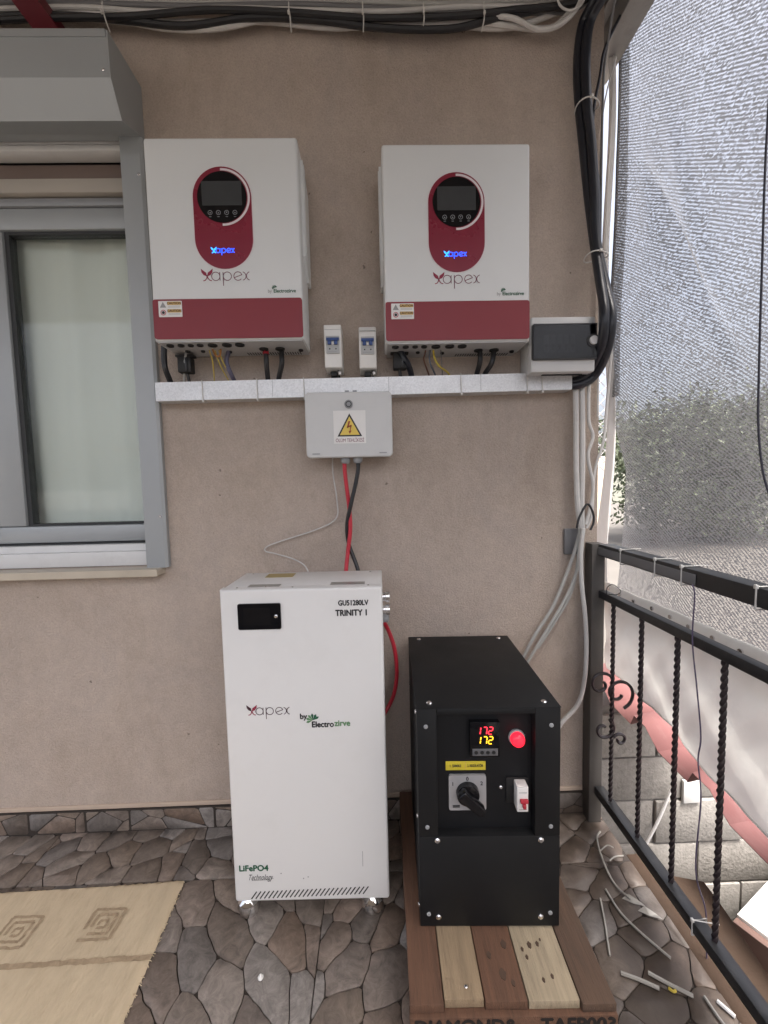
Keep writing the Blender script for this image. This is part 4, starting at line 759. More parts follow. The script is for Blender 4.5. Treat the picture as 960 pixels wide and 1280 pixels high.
# ================================================================== CABLES
C = {
'L_blk':[(-0.608,-0.060,1.573),(-0.611,-0.060,1.518),(-0.609,-0.060,1.486),(-0.611,-0.030,1.456),(-0.615,-0.020,1.429)],
'L_grey':[(-0.550,-0.060,1.570),(-0.547,-0.060,1.535),(-0.552,-0.060,1.501),(-0.570,-0.030,1.455),(-0.574,-0.020,1.429)],
'L_y1':[(-0.481,-0.070,1.568),(-0.473,-0.070,1.531),(-0.466,-0.070,1.503),(-0.479,-0.030,1.458),(-0.484,-0.020,1.432)],
'L_y2':[(-0.467,-0.070,1.568),(-0.455,-0.070,1.526),(-0.443,-0.070,1.489),(-0.433,-0.030,1.452),(-0.431,-0.020,1.426)],
'L_y3':[(-0.453,-0.070,1.567),(-0.445,-0.070,1.531),(-0.433,-0.070,1.496),(-0.416,-0.030,1.455),(-0.411,-0.020,1.428)],
'L_o':[(-0.468,-0.080,1.564),(-0.455,-0.080,1.522),(-0.440,-0.080,1.520),(-0.435,-0.080,1.564)],
'L_pur':[(-0.414,-0.060,1.570),(-0.421,-0.060,1.538),(-0.429,-0.060,1.506),(-0.419,-0.060,1.473),(-0.418,-0.030,1.455),(-0.416,-0.020,1.426)],
'L_b1':[(-0.313,-0.060,1.569),(-0.312,-0.060,1.539),(-0.312,-0.060,1.497),(-0.317,-0.030,1.455),(-0.321,-0.020,1.424)],
'L_b2':[(-0.264,-0.060,1.568),(-0.266,-0.060,1.526),(-0.267,-0.060,1.496),(-0.285,-0.030,1.457),(-0.289,-0.020,1.423)],
'R_blk':[(0.080,-0.060,1.562),(0.091,-0.060,1.520),(0.109,-0.060,1.490),(0.121,-0.030,1.467),(0.122,-0.020,1.435)],
'R_br':[(0.169,-0.070,1.558),(0.159,-0.070,1.516),(0.156,-0.070,1.498),(0.175,-0.030,1.466),(0.181,-0.020,1.439)],
'R_bl':[(0.181,-0.070,1.557),(0.173,-0.070,1.516),(0.175,-0.070,1.486),(0.195,-0.030,1.465),(0.201,-0.020,1.439)],
'R_y':[(0.188,-0.070,1.557),(0.185,-0.070,1.516),(0.199,-0.070,1.483),(0.235,-0.030,1.470),(0.251,-0.020,1.443)],
'R_y2':[(0.205,-0.070,1.557),(0.207,-0.070,1.520),(0.209,-0.070,1.485),(0.217,-0.030,1.467),(0.219,-0.020,1.443)],
'R_b1':[(0.322,-0.060,1.559),(0.326,-0.060,1.521),(0.326,-0.060,1.493),(0.324,-0.030,1.466),(0.321,-0.020,1.437)],
'R_b2':[(0.370,-0.060,1.558),(0.367,-0.060,1.516),(0.360,-0.060,1.486),(0.349,-0.030,1.465),(0.341,-0.020,1.436)],
'J_red':[(-0.089,-0.060,1.245),(-0.089,-0.060,1.172),(-0.080,-0.060,1.075),(-0.077,-0.066,1.001),(-0.087,-0.066,0.927),(-0.093,-0.080,0.871),(-0.095,-0.090,0.80)],
'J_blk':[(-0.048,-0.060,1.244),(-0.050,-0.062,1.171),(-0.073,-0.074,1.074),(-0.087,-0.060,1.012),(-0.084,-0.050,0.950),(-0.059,-0.070,0.879),(-0.044,-0.085,0.80)],
'J_thin':[(-0.128,-0.015,1.237),(-0.130,-0.015,1.174),(-0.120,-0.015,1.086),(-0.125,-0.015,1.028),(-0.189,-0.015,0.994),(-0.330,-0.015,0.951),(-0.353,-0.015,0.931),(-0.318,-0.015,0.920),(-0.256,-0.015,0.898),(-0.213,-0.060,0.875),(-0.194,-0.090,0.80)],
'loop':[(0.000,-0.150,0.760),(0.028,-0.100,0.698),(0.048,-0.100,0.635),(0.054,-0.100,0.559),(0.045,-0.100,0.496),(0.027,-0.100,0.453),(0.000,-0.130,0.426)],
'C_a':[(0.676,-0.120,2.53),(0.656,-0.080,2.482),(0.639,-0.035,2.456),(0.626,-0.035,2.348),(0.632,-0.035,2.238),(0.645,-0.035,2.127),(0.661,-0.035,1.991),(0.675,-0.045,1.853),(0.672,-0.090,1.706),(0.656,-0.142,1.60),(0.660,-0.125,1.520),(0.664,-0.060,1.468),(0.640,-0.040,1.440),(0.59,-0.026,1.432)],
'C_b':[(0.686,-0.140,2.53),(0.668,-0.100,2.471),(0.652,-0.055,2.446),(0.639,-0.055,2.350),(0.645,-0.055,2.221),(0.659,-0.055,2.111),(0.670,-0.055,1.978),(0.677,-0.055,1.842),(0.690,-0.085,1.697),(0.681,-0.135,1.590),(0.682,-0.112,1.505),(0.680,-0.055,1.452),(0.641,-0.045,1.425),(0.59,-0.03,1.424)],
'C_c':[(0.752,-0.030,2.483),(0.709,-0.030,2.396),(0.695,-0.030,2.319),(0.678,-0.030,2.231),(0.676,-0.030,2.141),(0.692,-0.030,2.040),(0.698,-0.030,1.971),(0.695,-0.030,1.879),(0.688,-0.030,1.786)],
'C_d':[(0.704,-0.100,2.50),(0.717,-0.020,2.384),(0.711,-0.020,2.295),(0.709,-0.020,2.092),(0.709,-0.020,1.791),(0.712,-0.020,1.61)],
'C_w':[(0.760,0.0,2.40),(0.717,-0.010,2.236),(0.709,-0.010,1.984),(0.712,-0.010,1.628),(0.713,-0.010,1.332)],
'W_a':[(0.630,-0.030,1.472),(0.634,-0.030,1.331),(0.636,-0.030,1.182),(0.642,-0.030,1.055),(0.653,-0.030,0.979)],
'W_b':[(0.650,-0.030,1.472),(0.654,-0.030,1.330),(0.656,-0.030,1.181),(0.655,-0.030,1.055),(0.658,-0.030,0.978)],
'W_c':[(0.676,-0.025,1.429),(0.677,-0.025,1.318),(0.691,-0.025,1.268),(0.676,-0.025,1.206),(0.693,-0.025,1.117),(0.688,-0.025,1.054),(0.671,-0.025,0.990)],
'W_d':[(0.759,0.000,1.533),(0.749,0.000,1.383),(0.728,-0.020,1.256),(0.700,-0.020,1.155),(0.694,-0.020,1.028),(0.677,-0.020,0.977)],
'W_e':[(0.653,-0.030,0.979),(0.633,-0.030,0.902),(0.601,-0.030,0.812),(0.562,-0.030,0.721),(0.505,-0.030,0.631),(0.458,-0.030,0.539)],
'W_f':[(0.651,-0.040,0.980),(0.652,-0.040,0.903),(0.622,-0.040,0.801),(0.584,-0.040,0.724),(0.522,-0.040,0.621),(0.468,-0.040,0.530)],
'W_g':[(0.646,-0.060,0.982),(0.639,-0.060,0.907),(0.643,-0.060,0.805),(0.655,-0.060,0.702),(0.660,-0.060,0.598),(0.655,-0.060,0.493),(0.634,-0.060,0.414),(0.578,-0.060,0.349),(0.552,-0.060,0.283)],
'W_h':[(0.646,-0.035,0.979),(0.642,-0.035,0.877),(0.622,-0.035,0.773),(0.573,-0.035,0.683),(0.514,-0.035,0.593)],
'W_loop':[(0.625,-0.060,0.983),(0.633,-0.060,1.017),(0.657,-0.060,1.057),(0.675,-0.060,1.031),(0.678,-0.060,1.001),(0.668,-0.060,0.976)],
'T1':[(-1.113,-0.030,2.510),(-0.892,-0.030,2.498),(-0.759,-0.030,2.477),(-0.625,-0.030,2.465),(-0.444,-0.030,2.467),(-0.284,-0.030,2.469),(-0.078,-0.030,2.452),(0.107,-0.030,2.465),(0.247,-0.030,2.461),(0.434,-0.030,2.454),(0.622,-0.030,2.515)],
'T2':[(-1.099,-0.050,2.460),(-0.836,-0.050,2.462),(-0.682,-0.050,2.452),(-0.505,-0.050,2.436),(-0.324,-0.050,2.457),(-0.144,-0.050,2.453),(0.037,-0.050,2.432),(0.243,-0.050,2.428),(0.381,-0.050,2.457),(0.520,-0.050,2.483),(0.658,-0.050,2.525)],
'T3':[(-1.106,-0.040,2.487),(-0.797,-0.040,2.483),(-0.576,-0.040,2.442),(-0.419,-0.040,2.440),(-0.259,-0.040,2.467),(-0.077,-0.040,2.471),(0.152,-0.040,2.450),(0.338,-0.040,2.455),(0.524,-0.040,2.438),(0.582,-0.040,2.468),(0.622,-0.040,2.515)],
'T4':[(-1.104,-0.040,2.508),(-0.751,-0.040,2.502),(-0.483,-0.040,2.496),(-0.212,-0.040,2.501),(0.016,-0.040,2.493),(0.245,-0.040,2.484),(0.477,-0.040,2.485),(0.640,-0.040,2.506)],
'T5':[(-1.091,-0.060,2.437),(-0.873,-0.060,2.446),(-0.654,-0.060,2.450),(-0.432,-0.060,2.467),(-0.209,-0.060,2.461),(0.015,-0.060,2.447),(0.241,-0.060,2.451),(0.424,-0.060,2.468),(0.653,-0.060,2.502)],
'T6':[(-1.112,-0.030,2.527),(-0.801,-0.030,2.523),(-0.464,-0.030,2.515),(-0.122,-0.030,2.522),(0.224,-0.030,2.514),(0.575,-0.030,2.530)],
'T7':[(-1.097,-0.050,2.477),(-0.812,-0.050,2.485),(-0.591,-0.050,2.473),(-0.390,-0.050,2.482),(-0.166,-0.050,2.478),(0.061,-0.050,2.474),(0.289,-0.050,2.487),(0.566,-0.050,2.487)],
'T8':[(0.20,-0.036,2.474),(0.33,-0.045,2.468),(0.424,-0.060,2.447),(0.497,-0.060,2.417),(0.562,-0.060,2.430),(0.612,-0.060,2.476),(0.621,-0.060,2.514)],
'T9':[(0.545,-0.070,2.503),(0.557,-0.070,2.470),(0.584,-0.070,2.457),(0.616,-0.070,2.470),(0.630,-0.070,2.499)],
}
def cable(key, r, mat, name, label, group=None, n=8, tips=None):
    g = G(); g.tube(C[key], r, n); return stand(name, g, mat, label, 'cable', group)
LI, RI = 'below the inverter nearest the window', 'below the inverter beside the fuse box'
gl = 'leads from inverters into trunking'
cable('L_blk', .0085, 'blk_cable', 'power_cable', 'thick black cable next to the window frame ' + LI, gl)
cable('L_grey', .0035, 'grey_cable', 'data_cable', 'thin grey data cable hanging in front of the black plug', gl)
cable('L_y1', .0016, 'yel_cable', 'thin_wire', 'leftmost thin yellow wire ' + LI, gl, 6)
cable('L_y2', .0016, 'yel_cable', 'thin_wire', 'middle thin yellow wire ' + LI, gl, 6)
cable('L_y3', .0016, 'yel_cable', 'thin_wire', 'rightmost thin yellow wire ' + LI, gl, 6)
cable('L_o', .0028, 'org_cable', 'thin_wire', 'short orange wire loop ' + LI, gl, 6)
cable('L_pur', .0065, 'purple', 'sheathed_cable', 'violet grey sheathed cable ' + LI, gl)
o = cable('L_b1', .0075, 'blk_cable', 'power_cable', 'straight black cable with a red collar ' + LI, gl)
g = G(); g.lathe([(.009, 1.526), (.009, 1.538)], 'z', (-.3125, -.06, 0), 12); obj('red_collar', g, 'red_cable', o)
g = G(); g.tube([(-.312, -.06, 1.531), (-.3125, -.0595, 1.512)], .0055, 8); obj('red_sleeve', g, 'red_cable', o)
cable('L_b2', .0075, 'blk_cable', 'power_cable', 'bent black cable at the right end ' + LI, gl)
cable('R_blk', .0095, 'blk_conduit', 'corrugated_cable', 'thick black cable curving past the plug ' + RI, gl)
cable('R_br', .0022, 'brown_cable', 'thin_wire', 'thin brown wire ' + RI, gl, 6)
cable('R_bl', .0022, 'blue_cable', 'thin_wire', 'thin slate blue wire ' + RI, gl, 6)
cable('R_y', .0030, 'yel_cable', 'thin_wire', 'curved yellow wire ' + RI, gl, 6)
cable('R_y2', .0014, 'dgrey_cable', 'thin_wire', 'hair thin grey wire right of the yellow wire ' + RI, gl, 6)
cable('R_b1', .0078, 'blk_cable', 'power_cable', 'straighter black cable of the pair ' + RI, gl)
cable('R_b2', .0078, 'blk_cable', 'power_cable', 'black cable bending left at the right end ' + RI, gl)
for x, z, lab in ((-.553, 1.503, 'black plug under the inverter nearest the window'), (.085, 1.503, 'black plug under the inverter beside the fuse box')):
    t = thing('power_plug', lab, 'plug', (x, -.05, z - .03), 'black plugs under the inverters')
    g = G(); g.box(x - .027, x + .027, -.06, -.035, z + .020, z + .0275, .002); g.box(x - .020, x + .020, -.064, -.032, z - .026, z + .0198, .004); obj('plug_body', g, 'hole', t)
    g = G(); g.box(x + .004, x + .010, -.068, -.0645, z - .022, z + .016, .001); obj('plug_ridge', g, 'blk_cable', t)
    g = G(); g.tube([(x, -.045, z - .024), (x + .002, -.04, z - .045), (x + .002, -.03, z - .07)], .005, 8); obj('plug_lead', g, 'blk_cable', t)
cable('J_red', .0062, 'red_cable', 'battery_cable', 'red battery cable dropping from the junction box', 'battery cables')
cable('J_blk', .0062, 'blk_cable', 'battery_cable', 'black battery cable twisted round the red one under the junction box', 'battery cables')
cable('J_thin', .0021, 'lgrey_cable', 'thin_wire', 'thin pale wire wandering across the wall to the battery cabinet', None, 6)
cable('loop', .0062, 'red_cable', 'looped_cable', 'red cable looping beside the right flank of the battery cabinet')
cb = 'black conduits in the wall corner'
cable('C_a', .0135, 'blk_conduit', 'black_conduit', 'thick black conduit nearest the wall, bending into the trunking end', cb, 12)
cable('C_b', .0135, 'blk_conduit', 'black_conduit', 'thick black conduit in front, bending round the fuse box', cb, 12)
cable('C_c', .0045, 'blk_conduit', 'black_cable', 'thin black cable swerving beside the thick conduits', cb)
cable('C_d', .0035, 'dgrey_cable', 'grey_wire', 'thin dark wire running straight down the wall corner', cb)
cable('C_w', .0022, 'lgrey_cable', 'pale_wire', 'thin pale wire down the very edge of the wall', cb)
for z, cx in ((2.222, .650), (1.80, .682)):
    g = G(); g.tube([(cx + .033 * math.cos(a * .5236), -.045 + .030 * math.sin(a * .5236), z + .004 * math.sin(a)) for a in range(13)], .002, 6); g.box(cx - .006, cx + .002, -.081, -.074, z - .002, z + .006, .001)
    stand('cable_tie', g, 'tie', 'white tie round the black conduits, %s' % ('upper of the two' if z > 2 else 'lower of the two'), 'cable tie', 'ties on the black conduits')
cw = 'pale conduits down the wall corner'
cable('W_a', .0085, 'lgrey_cable', 'pale_conduit', 'left pale conduit leaving the bottom of the fuse box', cw)
cable('W_b', .0085, 'lgrey_cable', 'pale_conduit', 'right pale conduit leaving the bottom of the fuse box', cw)
cable('W_c', .0055, 'lgrey_cable', 'pale_conduit', 'wavy pale cable right of the two straight conduits', cw)
cable('W_d', .0045, 'lgrey_cable', 'pale_conduit', 'pale cable arriving from outside past the wall edge', cw)
cable('W_e', .0055, 'grey_cable', 'pale_conduit', 'leftmost grey cable slanting down behind the regulator', cw)
cable('W_f', .0048, 'grey_cable', 'pale_conduit', 'front grey cable slanting down behind the regulator', cw)
cable('W_h', .0042, 'grey_cable', 'pale_conduit', 'shortest grey cable slanting down behind the regulator', cw)
cable('W_g', .0068, 'lgrey_cable', 'pale_conduit', 'pale cable bowing out beside the railing post', cw)
cable('W_loop', .0035, 'blk_cable', 'taped_loop', 'black taped cable loop above the wall socket')
g = G(); g.box(.610, .662, -.012, -.0005, .892, .976, .003); stand('wall_socket', g, 'dgrey_cable', 'dark grey square wall socket behind the pale cables', 'socket')
ct = 'cables along the top of the wall'
for k, (r, mt, lab) in {'T1': (.0075, 'lgrey_cable', 'grey cable lying against the wall in the top bundle'), 'T2': (.0085, 'blk_cable', 'lowest thick black cable of the top bundle'), 'T3': (.0075, 'lgrey_cable', 'pale cable sagging lowest in the top bundle'), 'T4': (.008, 'dgrey_cable', 'dark grey cable along the upper side of the top bundle'),
        'T5': (.008, 'blk_cable', 'thick black cable at the front of the top bundle'), 'T6': (.008, 'grey_cable', 'highest grey cable of the top bundle'), 'T7': (.006, 'lgrey_cable', 'grey cable in the middle of the top bundle'), 'T8': (.0065, 'lgrey_cable', 'pale cable dipping at the right end of the top bundle'), 'T9': (.003, 'lgrey_cable', 'thin pale wire curl at the right end of the top bundle')}.items():
    if k in ('T1','T2','T3','T4','T5','T6','T7'):
        f0 = C[k][0]; C[k] = [(-2.2, f0[1], f0[2] + .01), (-1.6, f0[1], f0[2] - .01)] + C[k]
    if k in ('T2', 'T5', 'T4'): C[k] = C[k] + [(.70, -.15, 2.56), (.72, -.4, 2.6)]
    cable(k, r, mt, 'ceiling_cable', lab, ct, 8)
for xx, lab in ((-.715, 'first from the window'), (-.205, 'second from the window'), (.0, 'third from the window'), (.17, 'fourth from the window'), (.34, 'last before the corner')):
    g = G(); g.tube([(xx, -.073, 2.474), (xx, -.074, 2.46), (xx + .002, -.068, 2.437), (xx, -.045, 2.425)], .0018, 6); g.box(xx - .003, xx + .003, -.082, -.076, 2.438, 2.446, .001)
    stand('cable_tie', g, 'tie', 'pale tie on the top cable bundle, ' + lab, 'cable tie', 'ties on the top cable bundle')

# ================================================================== RAILING
t = thing('railing', 'black steel railing with twisted bars along the open side of the terrace', 'railing', (.715, -.7, 0))
YE = -1.5
def hbar(n, x0, x1, z0, z1, y0=-.03): g = G(); g.box(x0, x1, YE, y0, z0, z1, .002); return obj(n, g, 'rail', t)
g = G(); g.box(.680, .722, -.05, -.006, .0, .930, .002); obj('post', g, M('dusty_post', (.075, .068, .062), .6, 0, .25, 6, dirt=.4, dirtcol=(.13, .115, .10)), t)
hbar('top_rail', .700, .742, .893, .930, -.0505); hbar('middle_rail', .702, .727, .758, .782, -.0505); hbar('bottom_rail', .698, .728, .100, .128, -.0505)
def twist(y, z0, z1, r=.0068):
    g = G(); n = 108; vs = []
    for i in range(n + 1):
        th = i / n * math.pi * 2 * 9
        for k in range(4): vs.append((.7145 + r * math.cos(th + k * math.pi / 2), y + r * math.sin(th + k * math.pi / 2), z0 + (z1 - z0) * i / n))
    g.add(vs, [(i * 4 + k, i * 4 + (k + 1) % 4, i * 4 + 4 + (k + 1) % 4, i * 4 + 4 + k) for i in range(n) for k in range(4)]); return g
b0 = obj('baluster', twist(-.112, .1285, .7575), 'bar', t, ang=60)
for k in range(1, 10):
    c = b0.copy(); sc.collection.objects.link(c); c.parent = t; c.location.y = -.1325 * k
# scrolls on the first baluster
def spiral(cx, cz, r0, r1, a0, a1, y, n=22): return [(cx + (r0 + (r1 - r0) * i / n) * math.cos(R(a0 + (a1 - a0) * i / n)), y, cz + (r0 + (r1 - r0) * i / n) * math.sin(R(a0 + (a1 - a0) * i / n))) for i in range(n + 1)]
for cx, cz, r0, r1, a0, a1 in ((.744, .475, .052, .012, -70, 330), (.690, .505, .040, .010, 20, 400), (.70, .36, .036, .010, 60, -300), (.752, .325, .022, .006, 160, -200)):
    g = G(); g.tube([(px_, -.112 + (py_ - 0), pz_) for px_, py_, pz_ in spiral(cx - .01, cz, r0, r1, a0, a1, 0)], .0048, 6, 2); obj('scroll', g, 'bar', t)
g = G(); g.box(.6975, .6995, -.445, -.052, .897, .921, .001); obj('flat_strip', g, 'dgrey_cable', t)
for y, z, lab in ((-.17, .91, 'nearest the post on the top rail'), (-.315, .91, 'second from the post on the top rail'), (-.405, .91, 'third from the post on the top rail'), (-.59, .91, 'fourth from the post on the top rail'), (-.47, .114, 'on the bottom rail')):
    g = G(); zh = .0215 if z > .5 else .018; xa, xb = (.697, .744) if z > .5 else (.696, .730)
    g.tube([(xa, y, z - zh), (xa, y, z + zh), (xb, y + .002, z + zh), (xb, y, z - zh), (xa, y, z - zh)], .0017, 6, smooth=False); g.tube([(xa + .004, y, z + zh), (xa + .05, y - .015, z + zh + .004)], .0012, 5); g.box(xa - .003, xa + .003, y - .003, y + .003, z + zh - .004, z + zh + .004, .001)
    stand('cable_tie', g, 'tie', 'pale tie ' + lab, 'cable tie', 'ties on the railing')
g = G(); g.tube([(.69, -.447, .90), (.690, -.455, .876), (.692, -.450, .776), (.695, -.463, .673), (.695, -.478, .573), (.694, -.474, .515), (.695, -.484, .431), (.692, -.48, .264), (.735, -.46, .140), (.76, -.438, .0), (.78, -.43, -.2)], .0016, 6)
stand('hanging_wire', g, M('violet_wire', (.10, .08, .14), .5), 'thin violet wire hanging from the top rail past the lower bars', 'wire')
g = G(); g.tube([(.70, -.10, .784), (.71, -.085, .80), (.72, -.10, .812), (.725, -.13, .80), (.715, -.125, .788), (.70, -.11, .786)], .0013, 6); stand('wire_curl', g, 'blk_cable', 'small wire curl on the middle rail next to the post', 'wire')
# ================================================================== NET, TARP, CLOTH
hem = [(2.52, .135), (2.21, .141), (1.676, .121), (1.345, .088), (1.153, -.004), (1.022, .011), (.74, .075)]
def hem_y(z):
    for (z0, y0), (z1, y1) in zip(hem, hem[1:]):
        if z1 <= z <= z0: return y1 + (y0 - y1) * (z - z1) / (z0 - z1)
    return hem[0][1] if z > 2.5 else hem[-1][1]
def net(u, v):
    z = 2.56 - 1.86 * v; y = hem_y(z) * (1 - u) + (-1.75) * u
    x = .852 - .035 * v + .012 * math.sin(7 * y + 3 * z) * v + .010 * math.sin(4 * z - 9 * y) + .024 * math.exp(-((y - .01 + (2.12 - z) * .52) / .022) ** 2) * max(0, min(1, (2.15 - z) * 5)) * max(0, min(1, (z - 1.35) * 4)) - .014 * math.exp(-((y + .10 + (2.2 - z) * .30) / .03) ** 2) * max(0, min(1, (2.2 - z) * 5)) * max(0, min(1, (z - 1.3) * 3)) + .006 * math.sin(30 * y) * (1 - u) ** 6
    return (x, y, z)
g = G(); g.sheet(net, 150, 110); net_o = stand('shade_net', g, 'net', 'grey woven shade net hanging beyond the railing', 'shade net')
g = G(); g.tube([(net(0, v / 30)[0] - .004, net(0, v / 30)[1] - .006, net(0, v / 30)[2]) for v in range(20)], .005, 6, 2); 
gf = G(); gf.sheet(lambda u, v: (net(u * .028, v * .62)[0] - .006 - .003 * math.sin(u * 6), net(u * .028, v * .62)[1], net(u * .028, v * .62)[2]), 8, 70); obj('folded_edge', gf, 'net', net_o)
o = obj('hem', g, M('net_hem', (.09, .09, .10), .7), net_o)
g = G(); g.tube([(.825, -.45, 2.50), (.825, -.447, 2.104), (.822, -.444, 1.962), (.818, -.444, 1.779), (.815, -.449, 1.588), (.808, -.459, 1.375), (.80, -.473, 1.224), (.795, -.502, 1.109), (.79, -.56, 1.03), (.785, -.66, .98)], .0022, 6)
stand('net_cord', g, M('navy_cord', (.02, .02, .035), .6), 'dark navy cord running down the shade net', 'cord')
low = [(.06, .478), (-.028, .473), (-.235, .448), (-.424, .407), (-.544, .362), (-.9, .24), (-1.6, .05)]
def low_z(y):
    for (y0, z0), (y1, z1) in zip(low, low[1:]):
        if y1 <= y <= y0: return z1 + (z0 - z1) * (y - y1) / (y0 - y1)
    return low[0][1]
def tarp(u, v):
    y = .055 - 1.6 * u; zt = .785; z = zt + (low_z(y) - zt) * v
    d1 = y + .62 * z; d2 = y - .9 * z
    x = .776 + .026 * v + .009 * math.sin(13 * d1 + 2 * math.sin(3 * y)) * (.3 + v) + .006 * math.sin(21 * d2 + 3 * math.sin(5 * z)) * v + .034 * (abs(((d1 * 3.1) % 1) - .5) - .25) * v + .022 * (abs(((d2 * 4.3 + .3 * math.sin(4 * y)) % 1) - .5) - .25) * v + .010 * (abs(((d1 * 9.7 + .2 * math.sin(11 * z)) % 1) - .5) - .25)
    return (x, y, z)
g = G(); g.sheet(tarp, 260, 60); tp = stand('tarpaulin', g, 'tarp', 'creased white tarpaulin hanging behind the twisted railing bars', 'tarpaulin')
g = G(); g.tube([(tarp(q / 60, 1)[0], tarp(q / 60, 1)[1], tarp(q / 60, 1)[2]) for q in range(61)], .0032, 6, 2); obj('hem', g, 'tarp', tp)
for q in range(14):
    x_, y_, z_ = tarp(.02 + q * .045, .06); g = G(); g.lathe([(.006, -.002), (.006, .002), (.0035, .0022)], 'x', (x_ - .004, y_, z_), 10); obj('eyelet', g, 'steel', tp)
tp.modifiers.new('thickness', 'SOLIDIFY').thickness = .002
def strip(u, v):
    z = 2.62 - 1.92 * v; wv = .008 + .059 * max(0, (v - .55) / .45) ** 1.3
    yc = .105 - .04 * v + .05 * max(0, v - .75)
    cx = .80 + .01 * math.sin(6 * z)
    return (cx + .010 * math.sin(u * 9 + 5 * z) , yc + (u - .3) * wv * 2, z)
g = G(); g.sheet(strip, 20, 90); cs = stand('cloth_strip', g, 'whitecloth', 'narrow white cloth strip hanging between the wall edge and the net', 'cloth')
cs.modifiers.new('thickness', 'SOLIDIFY').thickness = .0015

# ================================================================== OUTSIDE
# corrugated pink roof sheet below
pv = []; yk = .55
for k in range(9):
    y0 = .49 - .272 * k
    for dy, h in ((0, 0), (-.125, 0), (-.143, .042), (-.205, .042), (-.2718, 0)): pv.append((y0 + dy, h))
g = G()
for ya, h in pv:
    for q in (0, 1): g.v.append((.905 + .42 * q, ya, .238 + .05 * (ya + .1) + .07 * q + h))
g.f = [(2 * i, 2 * i + 1, 2 * i + 3, 2 * i + 2) for i in range(len(pv) - 1)]
ps = stand('roof_sheet', g, 'pink', 'faded pink corrugated roof sheet below the tarpaulin', 'roof sheet', ang=10)
ps.modifiers.new('thickness', 'SOLIDIFY').thickness = .003
# block wall
t = thing('block_wall', 'rough grey concrete block wall seen down through the railing bars', 'wall', (1.5, .45, -1.3))
g = G(); g.box(.75, 2.6, .362, .55, -1.3, .16); obj('mortar_core', g, 'mortar', t, smooth=False)
for r_ in range(8):
    z0 = .132 - .2 * (r_ + 1) ; off = .2 if r_ % 2 else 0
    for k in range(-1, 5):
        x0 = .79 + .4 * k + off; x1 = x0 + .39; x0 = max(x0, .752)
        if x1 - x0 < .05 or x0 > 2.5: continue
        if z0 < -1.3: z0 = -1.29
        g = G(); yo = random.uniform(-.006, .004); g.box(x0, x1, .352 + yo, .50, z0 + .004, z0 + .194, .0035); obj('block', g, 'block', t)
t = thing('white_cabinet', 'discarded white cabinet with brown trim on the ground beside the block wall', 'cabinet', (1.6, .0, -1.3), rz=R(27))
def lb(a, b): return (1.6 + a, b)
for n_, a0, a1, b0, b1, z1, mt in (('top', -.33, .5, .02, .16, -.40, 'white_board'), ('trim', -.33, .5, -.015, .0195, -.408, 'brown_frame'), ('top', -.33, .5, -.40, -.0155, -.402, 'white_board'), ('trim', -.36, -.3305, -.40, .16, -.41, 'brown_frame')):
    g = G(); g.box(1.6 + a0, 1.6 + a1, b0, b1, -1.299, z1, .003); obj(n_, g, mt, t)
g = G(); g.box(1.30, 1.375, .335, .350, -.275, -.175, .002); stand('white_plate', g, 'white_board', 'small white plate on the block wall under the pink sheet', 'plate')
g = G(); g.tube([(1.24, .33, -.21), (1.18, .33, -.36), (1.10, .33, -.52)], .006, 8); stand('white_pipe', g, 'pvc', 'thin white pipe slanting across the block wall', 'pipe')
# neighbouring render wall and chain link in the gap
g = G(); g.box(1.35, 3.12, 4.2, 4.45, -1.29, 1.42, .01); stand('boundary_wall', g, 'neigh', 'sunlit beige boundary wall glimpsed past the wall edge', 'wall')
g = G()
for k in range(-2, 12):
    for sg_ in (1, -1):
        z = 1.05 + .08 * k; pts = [(1.0, 0.45, z), (1.32, .45, z + sg_ * .32)]
        g.tube([(.93, .45, .6 + .045 * (k + 14) + (0 if sg_ > 0 else .09)), (1.02, .45, .6 + .045 * (k + 14) + (.09 if sg_ > 0 else 0))], .0022, 5, smooth=False)
stand('chain_link', g, 'steel', 'blue grey wire mesh panel glimpsed past the wall edge', 'mesh panel')
# trees beyond
def tree(x, y, h, rr, label):
    t = thing('tree', label, 'tree', (x, y, -1.3), 'trees beyond the net')
    g = G(); top = Vector((x + .3, y, -1.3 + h * .55)); g.tube([(x, y, -1.3), (x + .1, y + .1, -1.3 + h * .3), tuple(top)], lambda q: .16 * (1 - .6 * q), 8)
    for k in range(6):
        a = k * 1.05; g.tube([(x + .1, y + .1, -1.3 + h * (.3 + .03 * k)), tuple(Vector((x + math.cos(a) * rr * .7, y + math.sin(a) * rr * .7, -1.3 + h * (.6 + .04 * k))))], lambda q: .07 * (1 - .7 * q), 6)
    obj('trunk', g, 'bark', t)
    g = G(); rn = random.Random(int(x * 10 + y)); cl = [(rn.gauss(0, .5), rn.gauss(0, .5), rn.uniform(-.95, .9)) for _ in range(34)]; vs = []; fs = []
    for _ in range(8500):
        c = rn.choice(cl); p = Vector((x + (c[0] + rn.gauss(0, .22)) * rr, y + (c[1] + rn.gauss(0, .22)) * rr, -1.3 + h * .46 + (c[2] * .95 + rn.gauss(0, .16)) * rr))
        d = Vector((rn.uniform(-1, 1), rn.uniform(-1, 1), rn.uniform(-1, 1))).normalized(); e = d.cross(Vector((rn.uniform(-1, 1), rn.uniform(-1, 1), rn.uniform(-1, 1)))).normalized(); k = len(vs); sz = rn.uniform(.06, .13)
        vs += [tuple(p - d * sz), tuple(p + e * sz * .45), tuple(p + d * sz), tuple(p - e * sz * .45)]; fs.append((k, k + 1, k + 2, k + 3))
    g.add(vs, fs); obj('crown', g, 'leaf', t, smooth=False)
tree(10.2, 13.4, 5.8, 2.2, 'olive tree behind the net, nearest the wall edge')
tree(12.2, 14.2, 6.3, 2.5, 'taller olive tree behind the middle of the net')
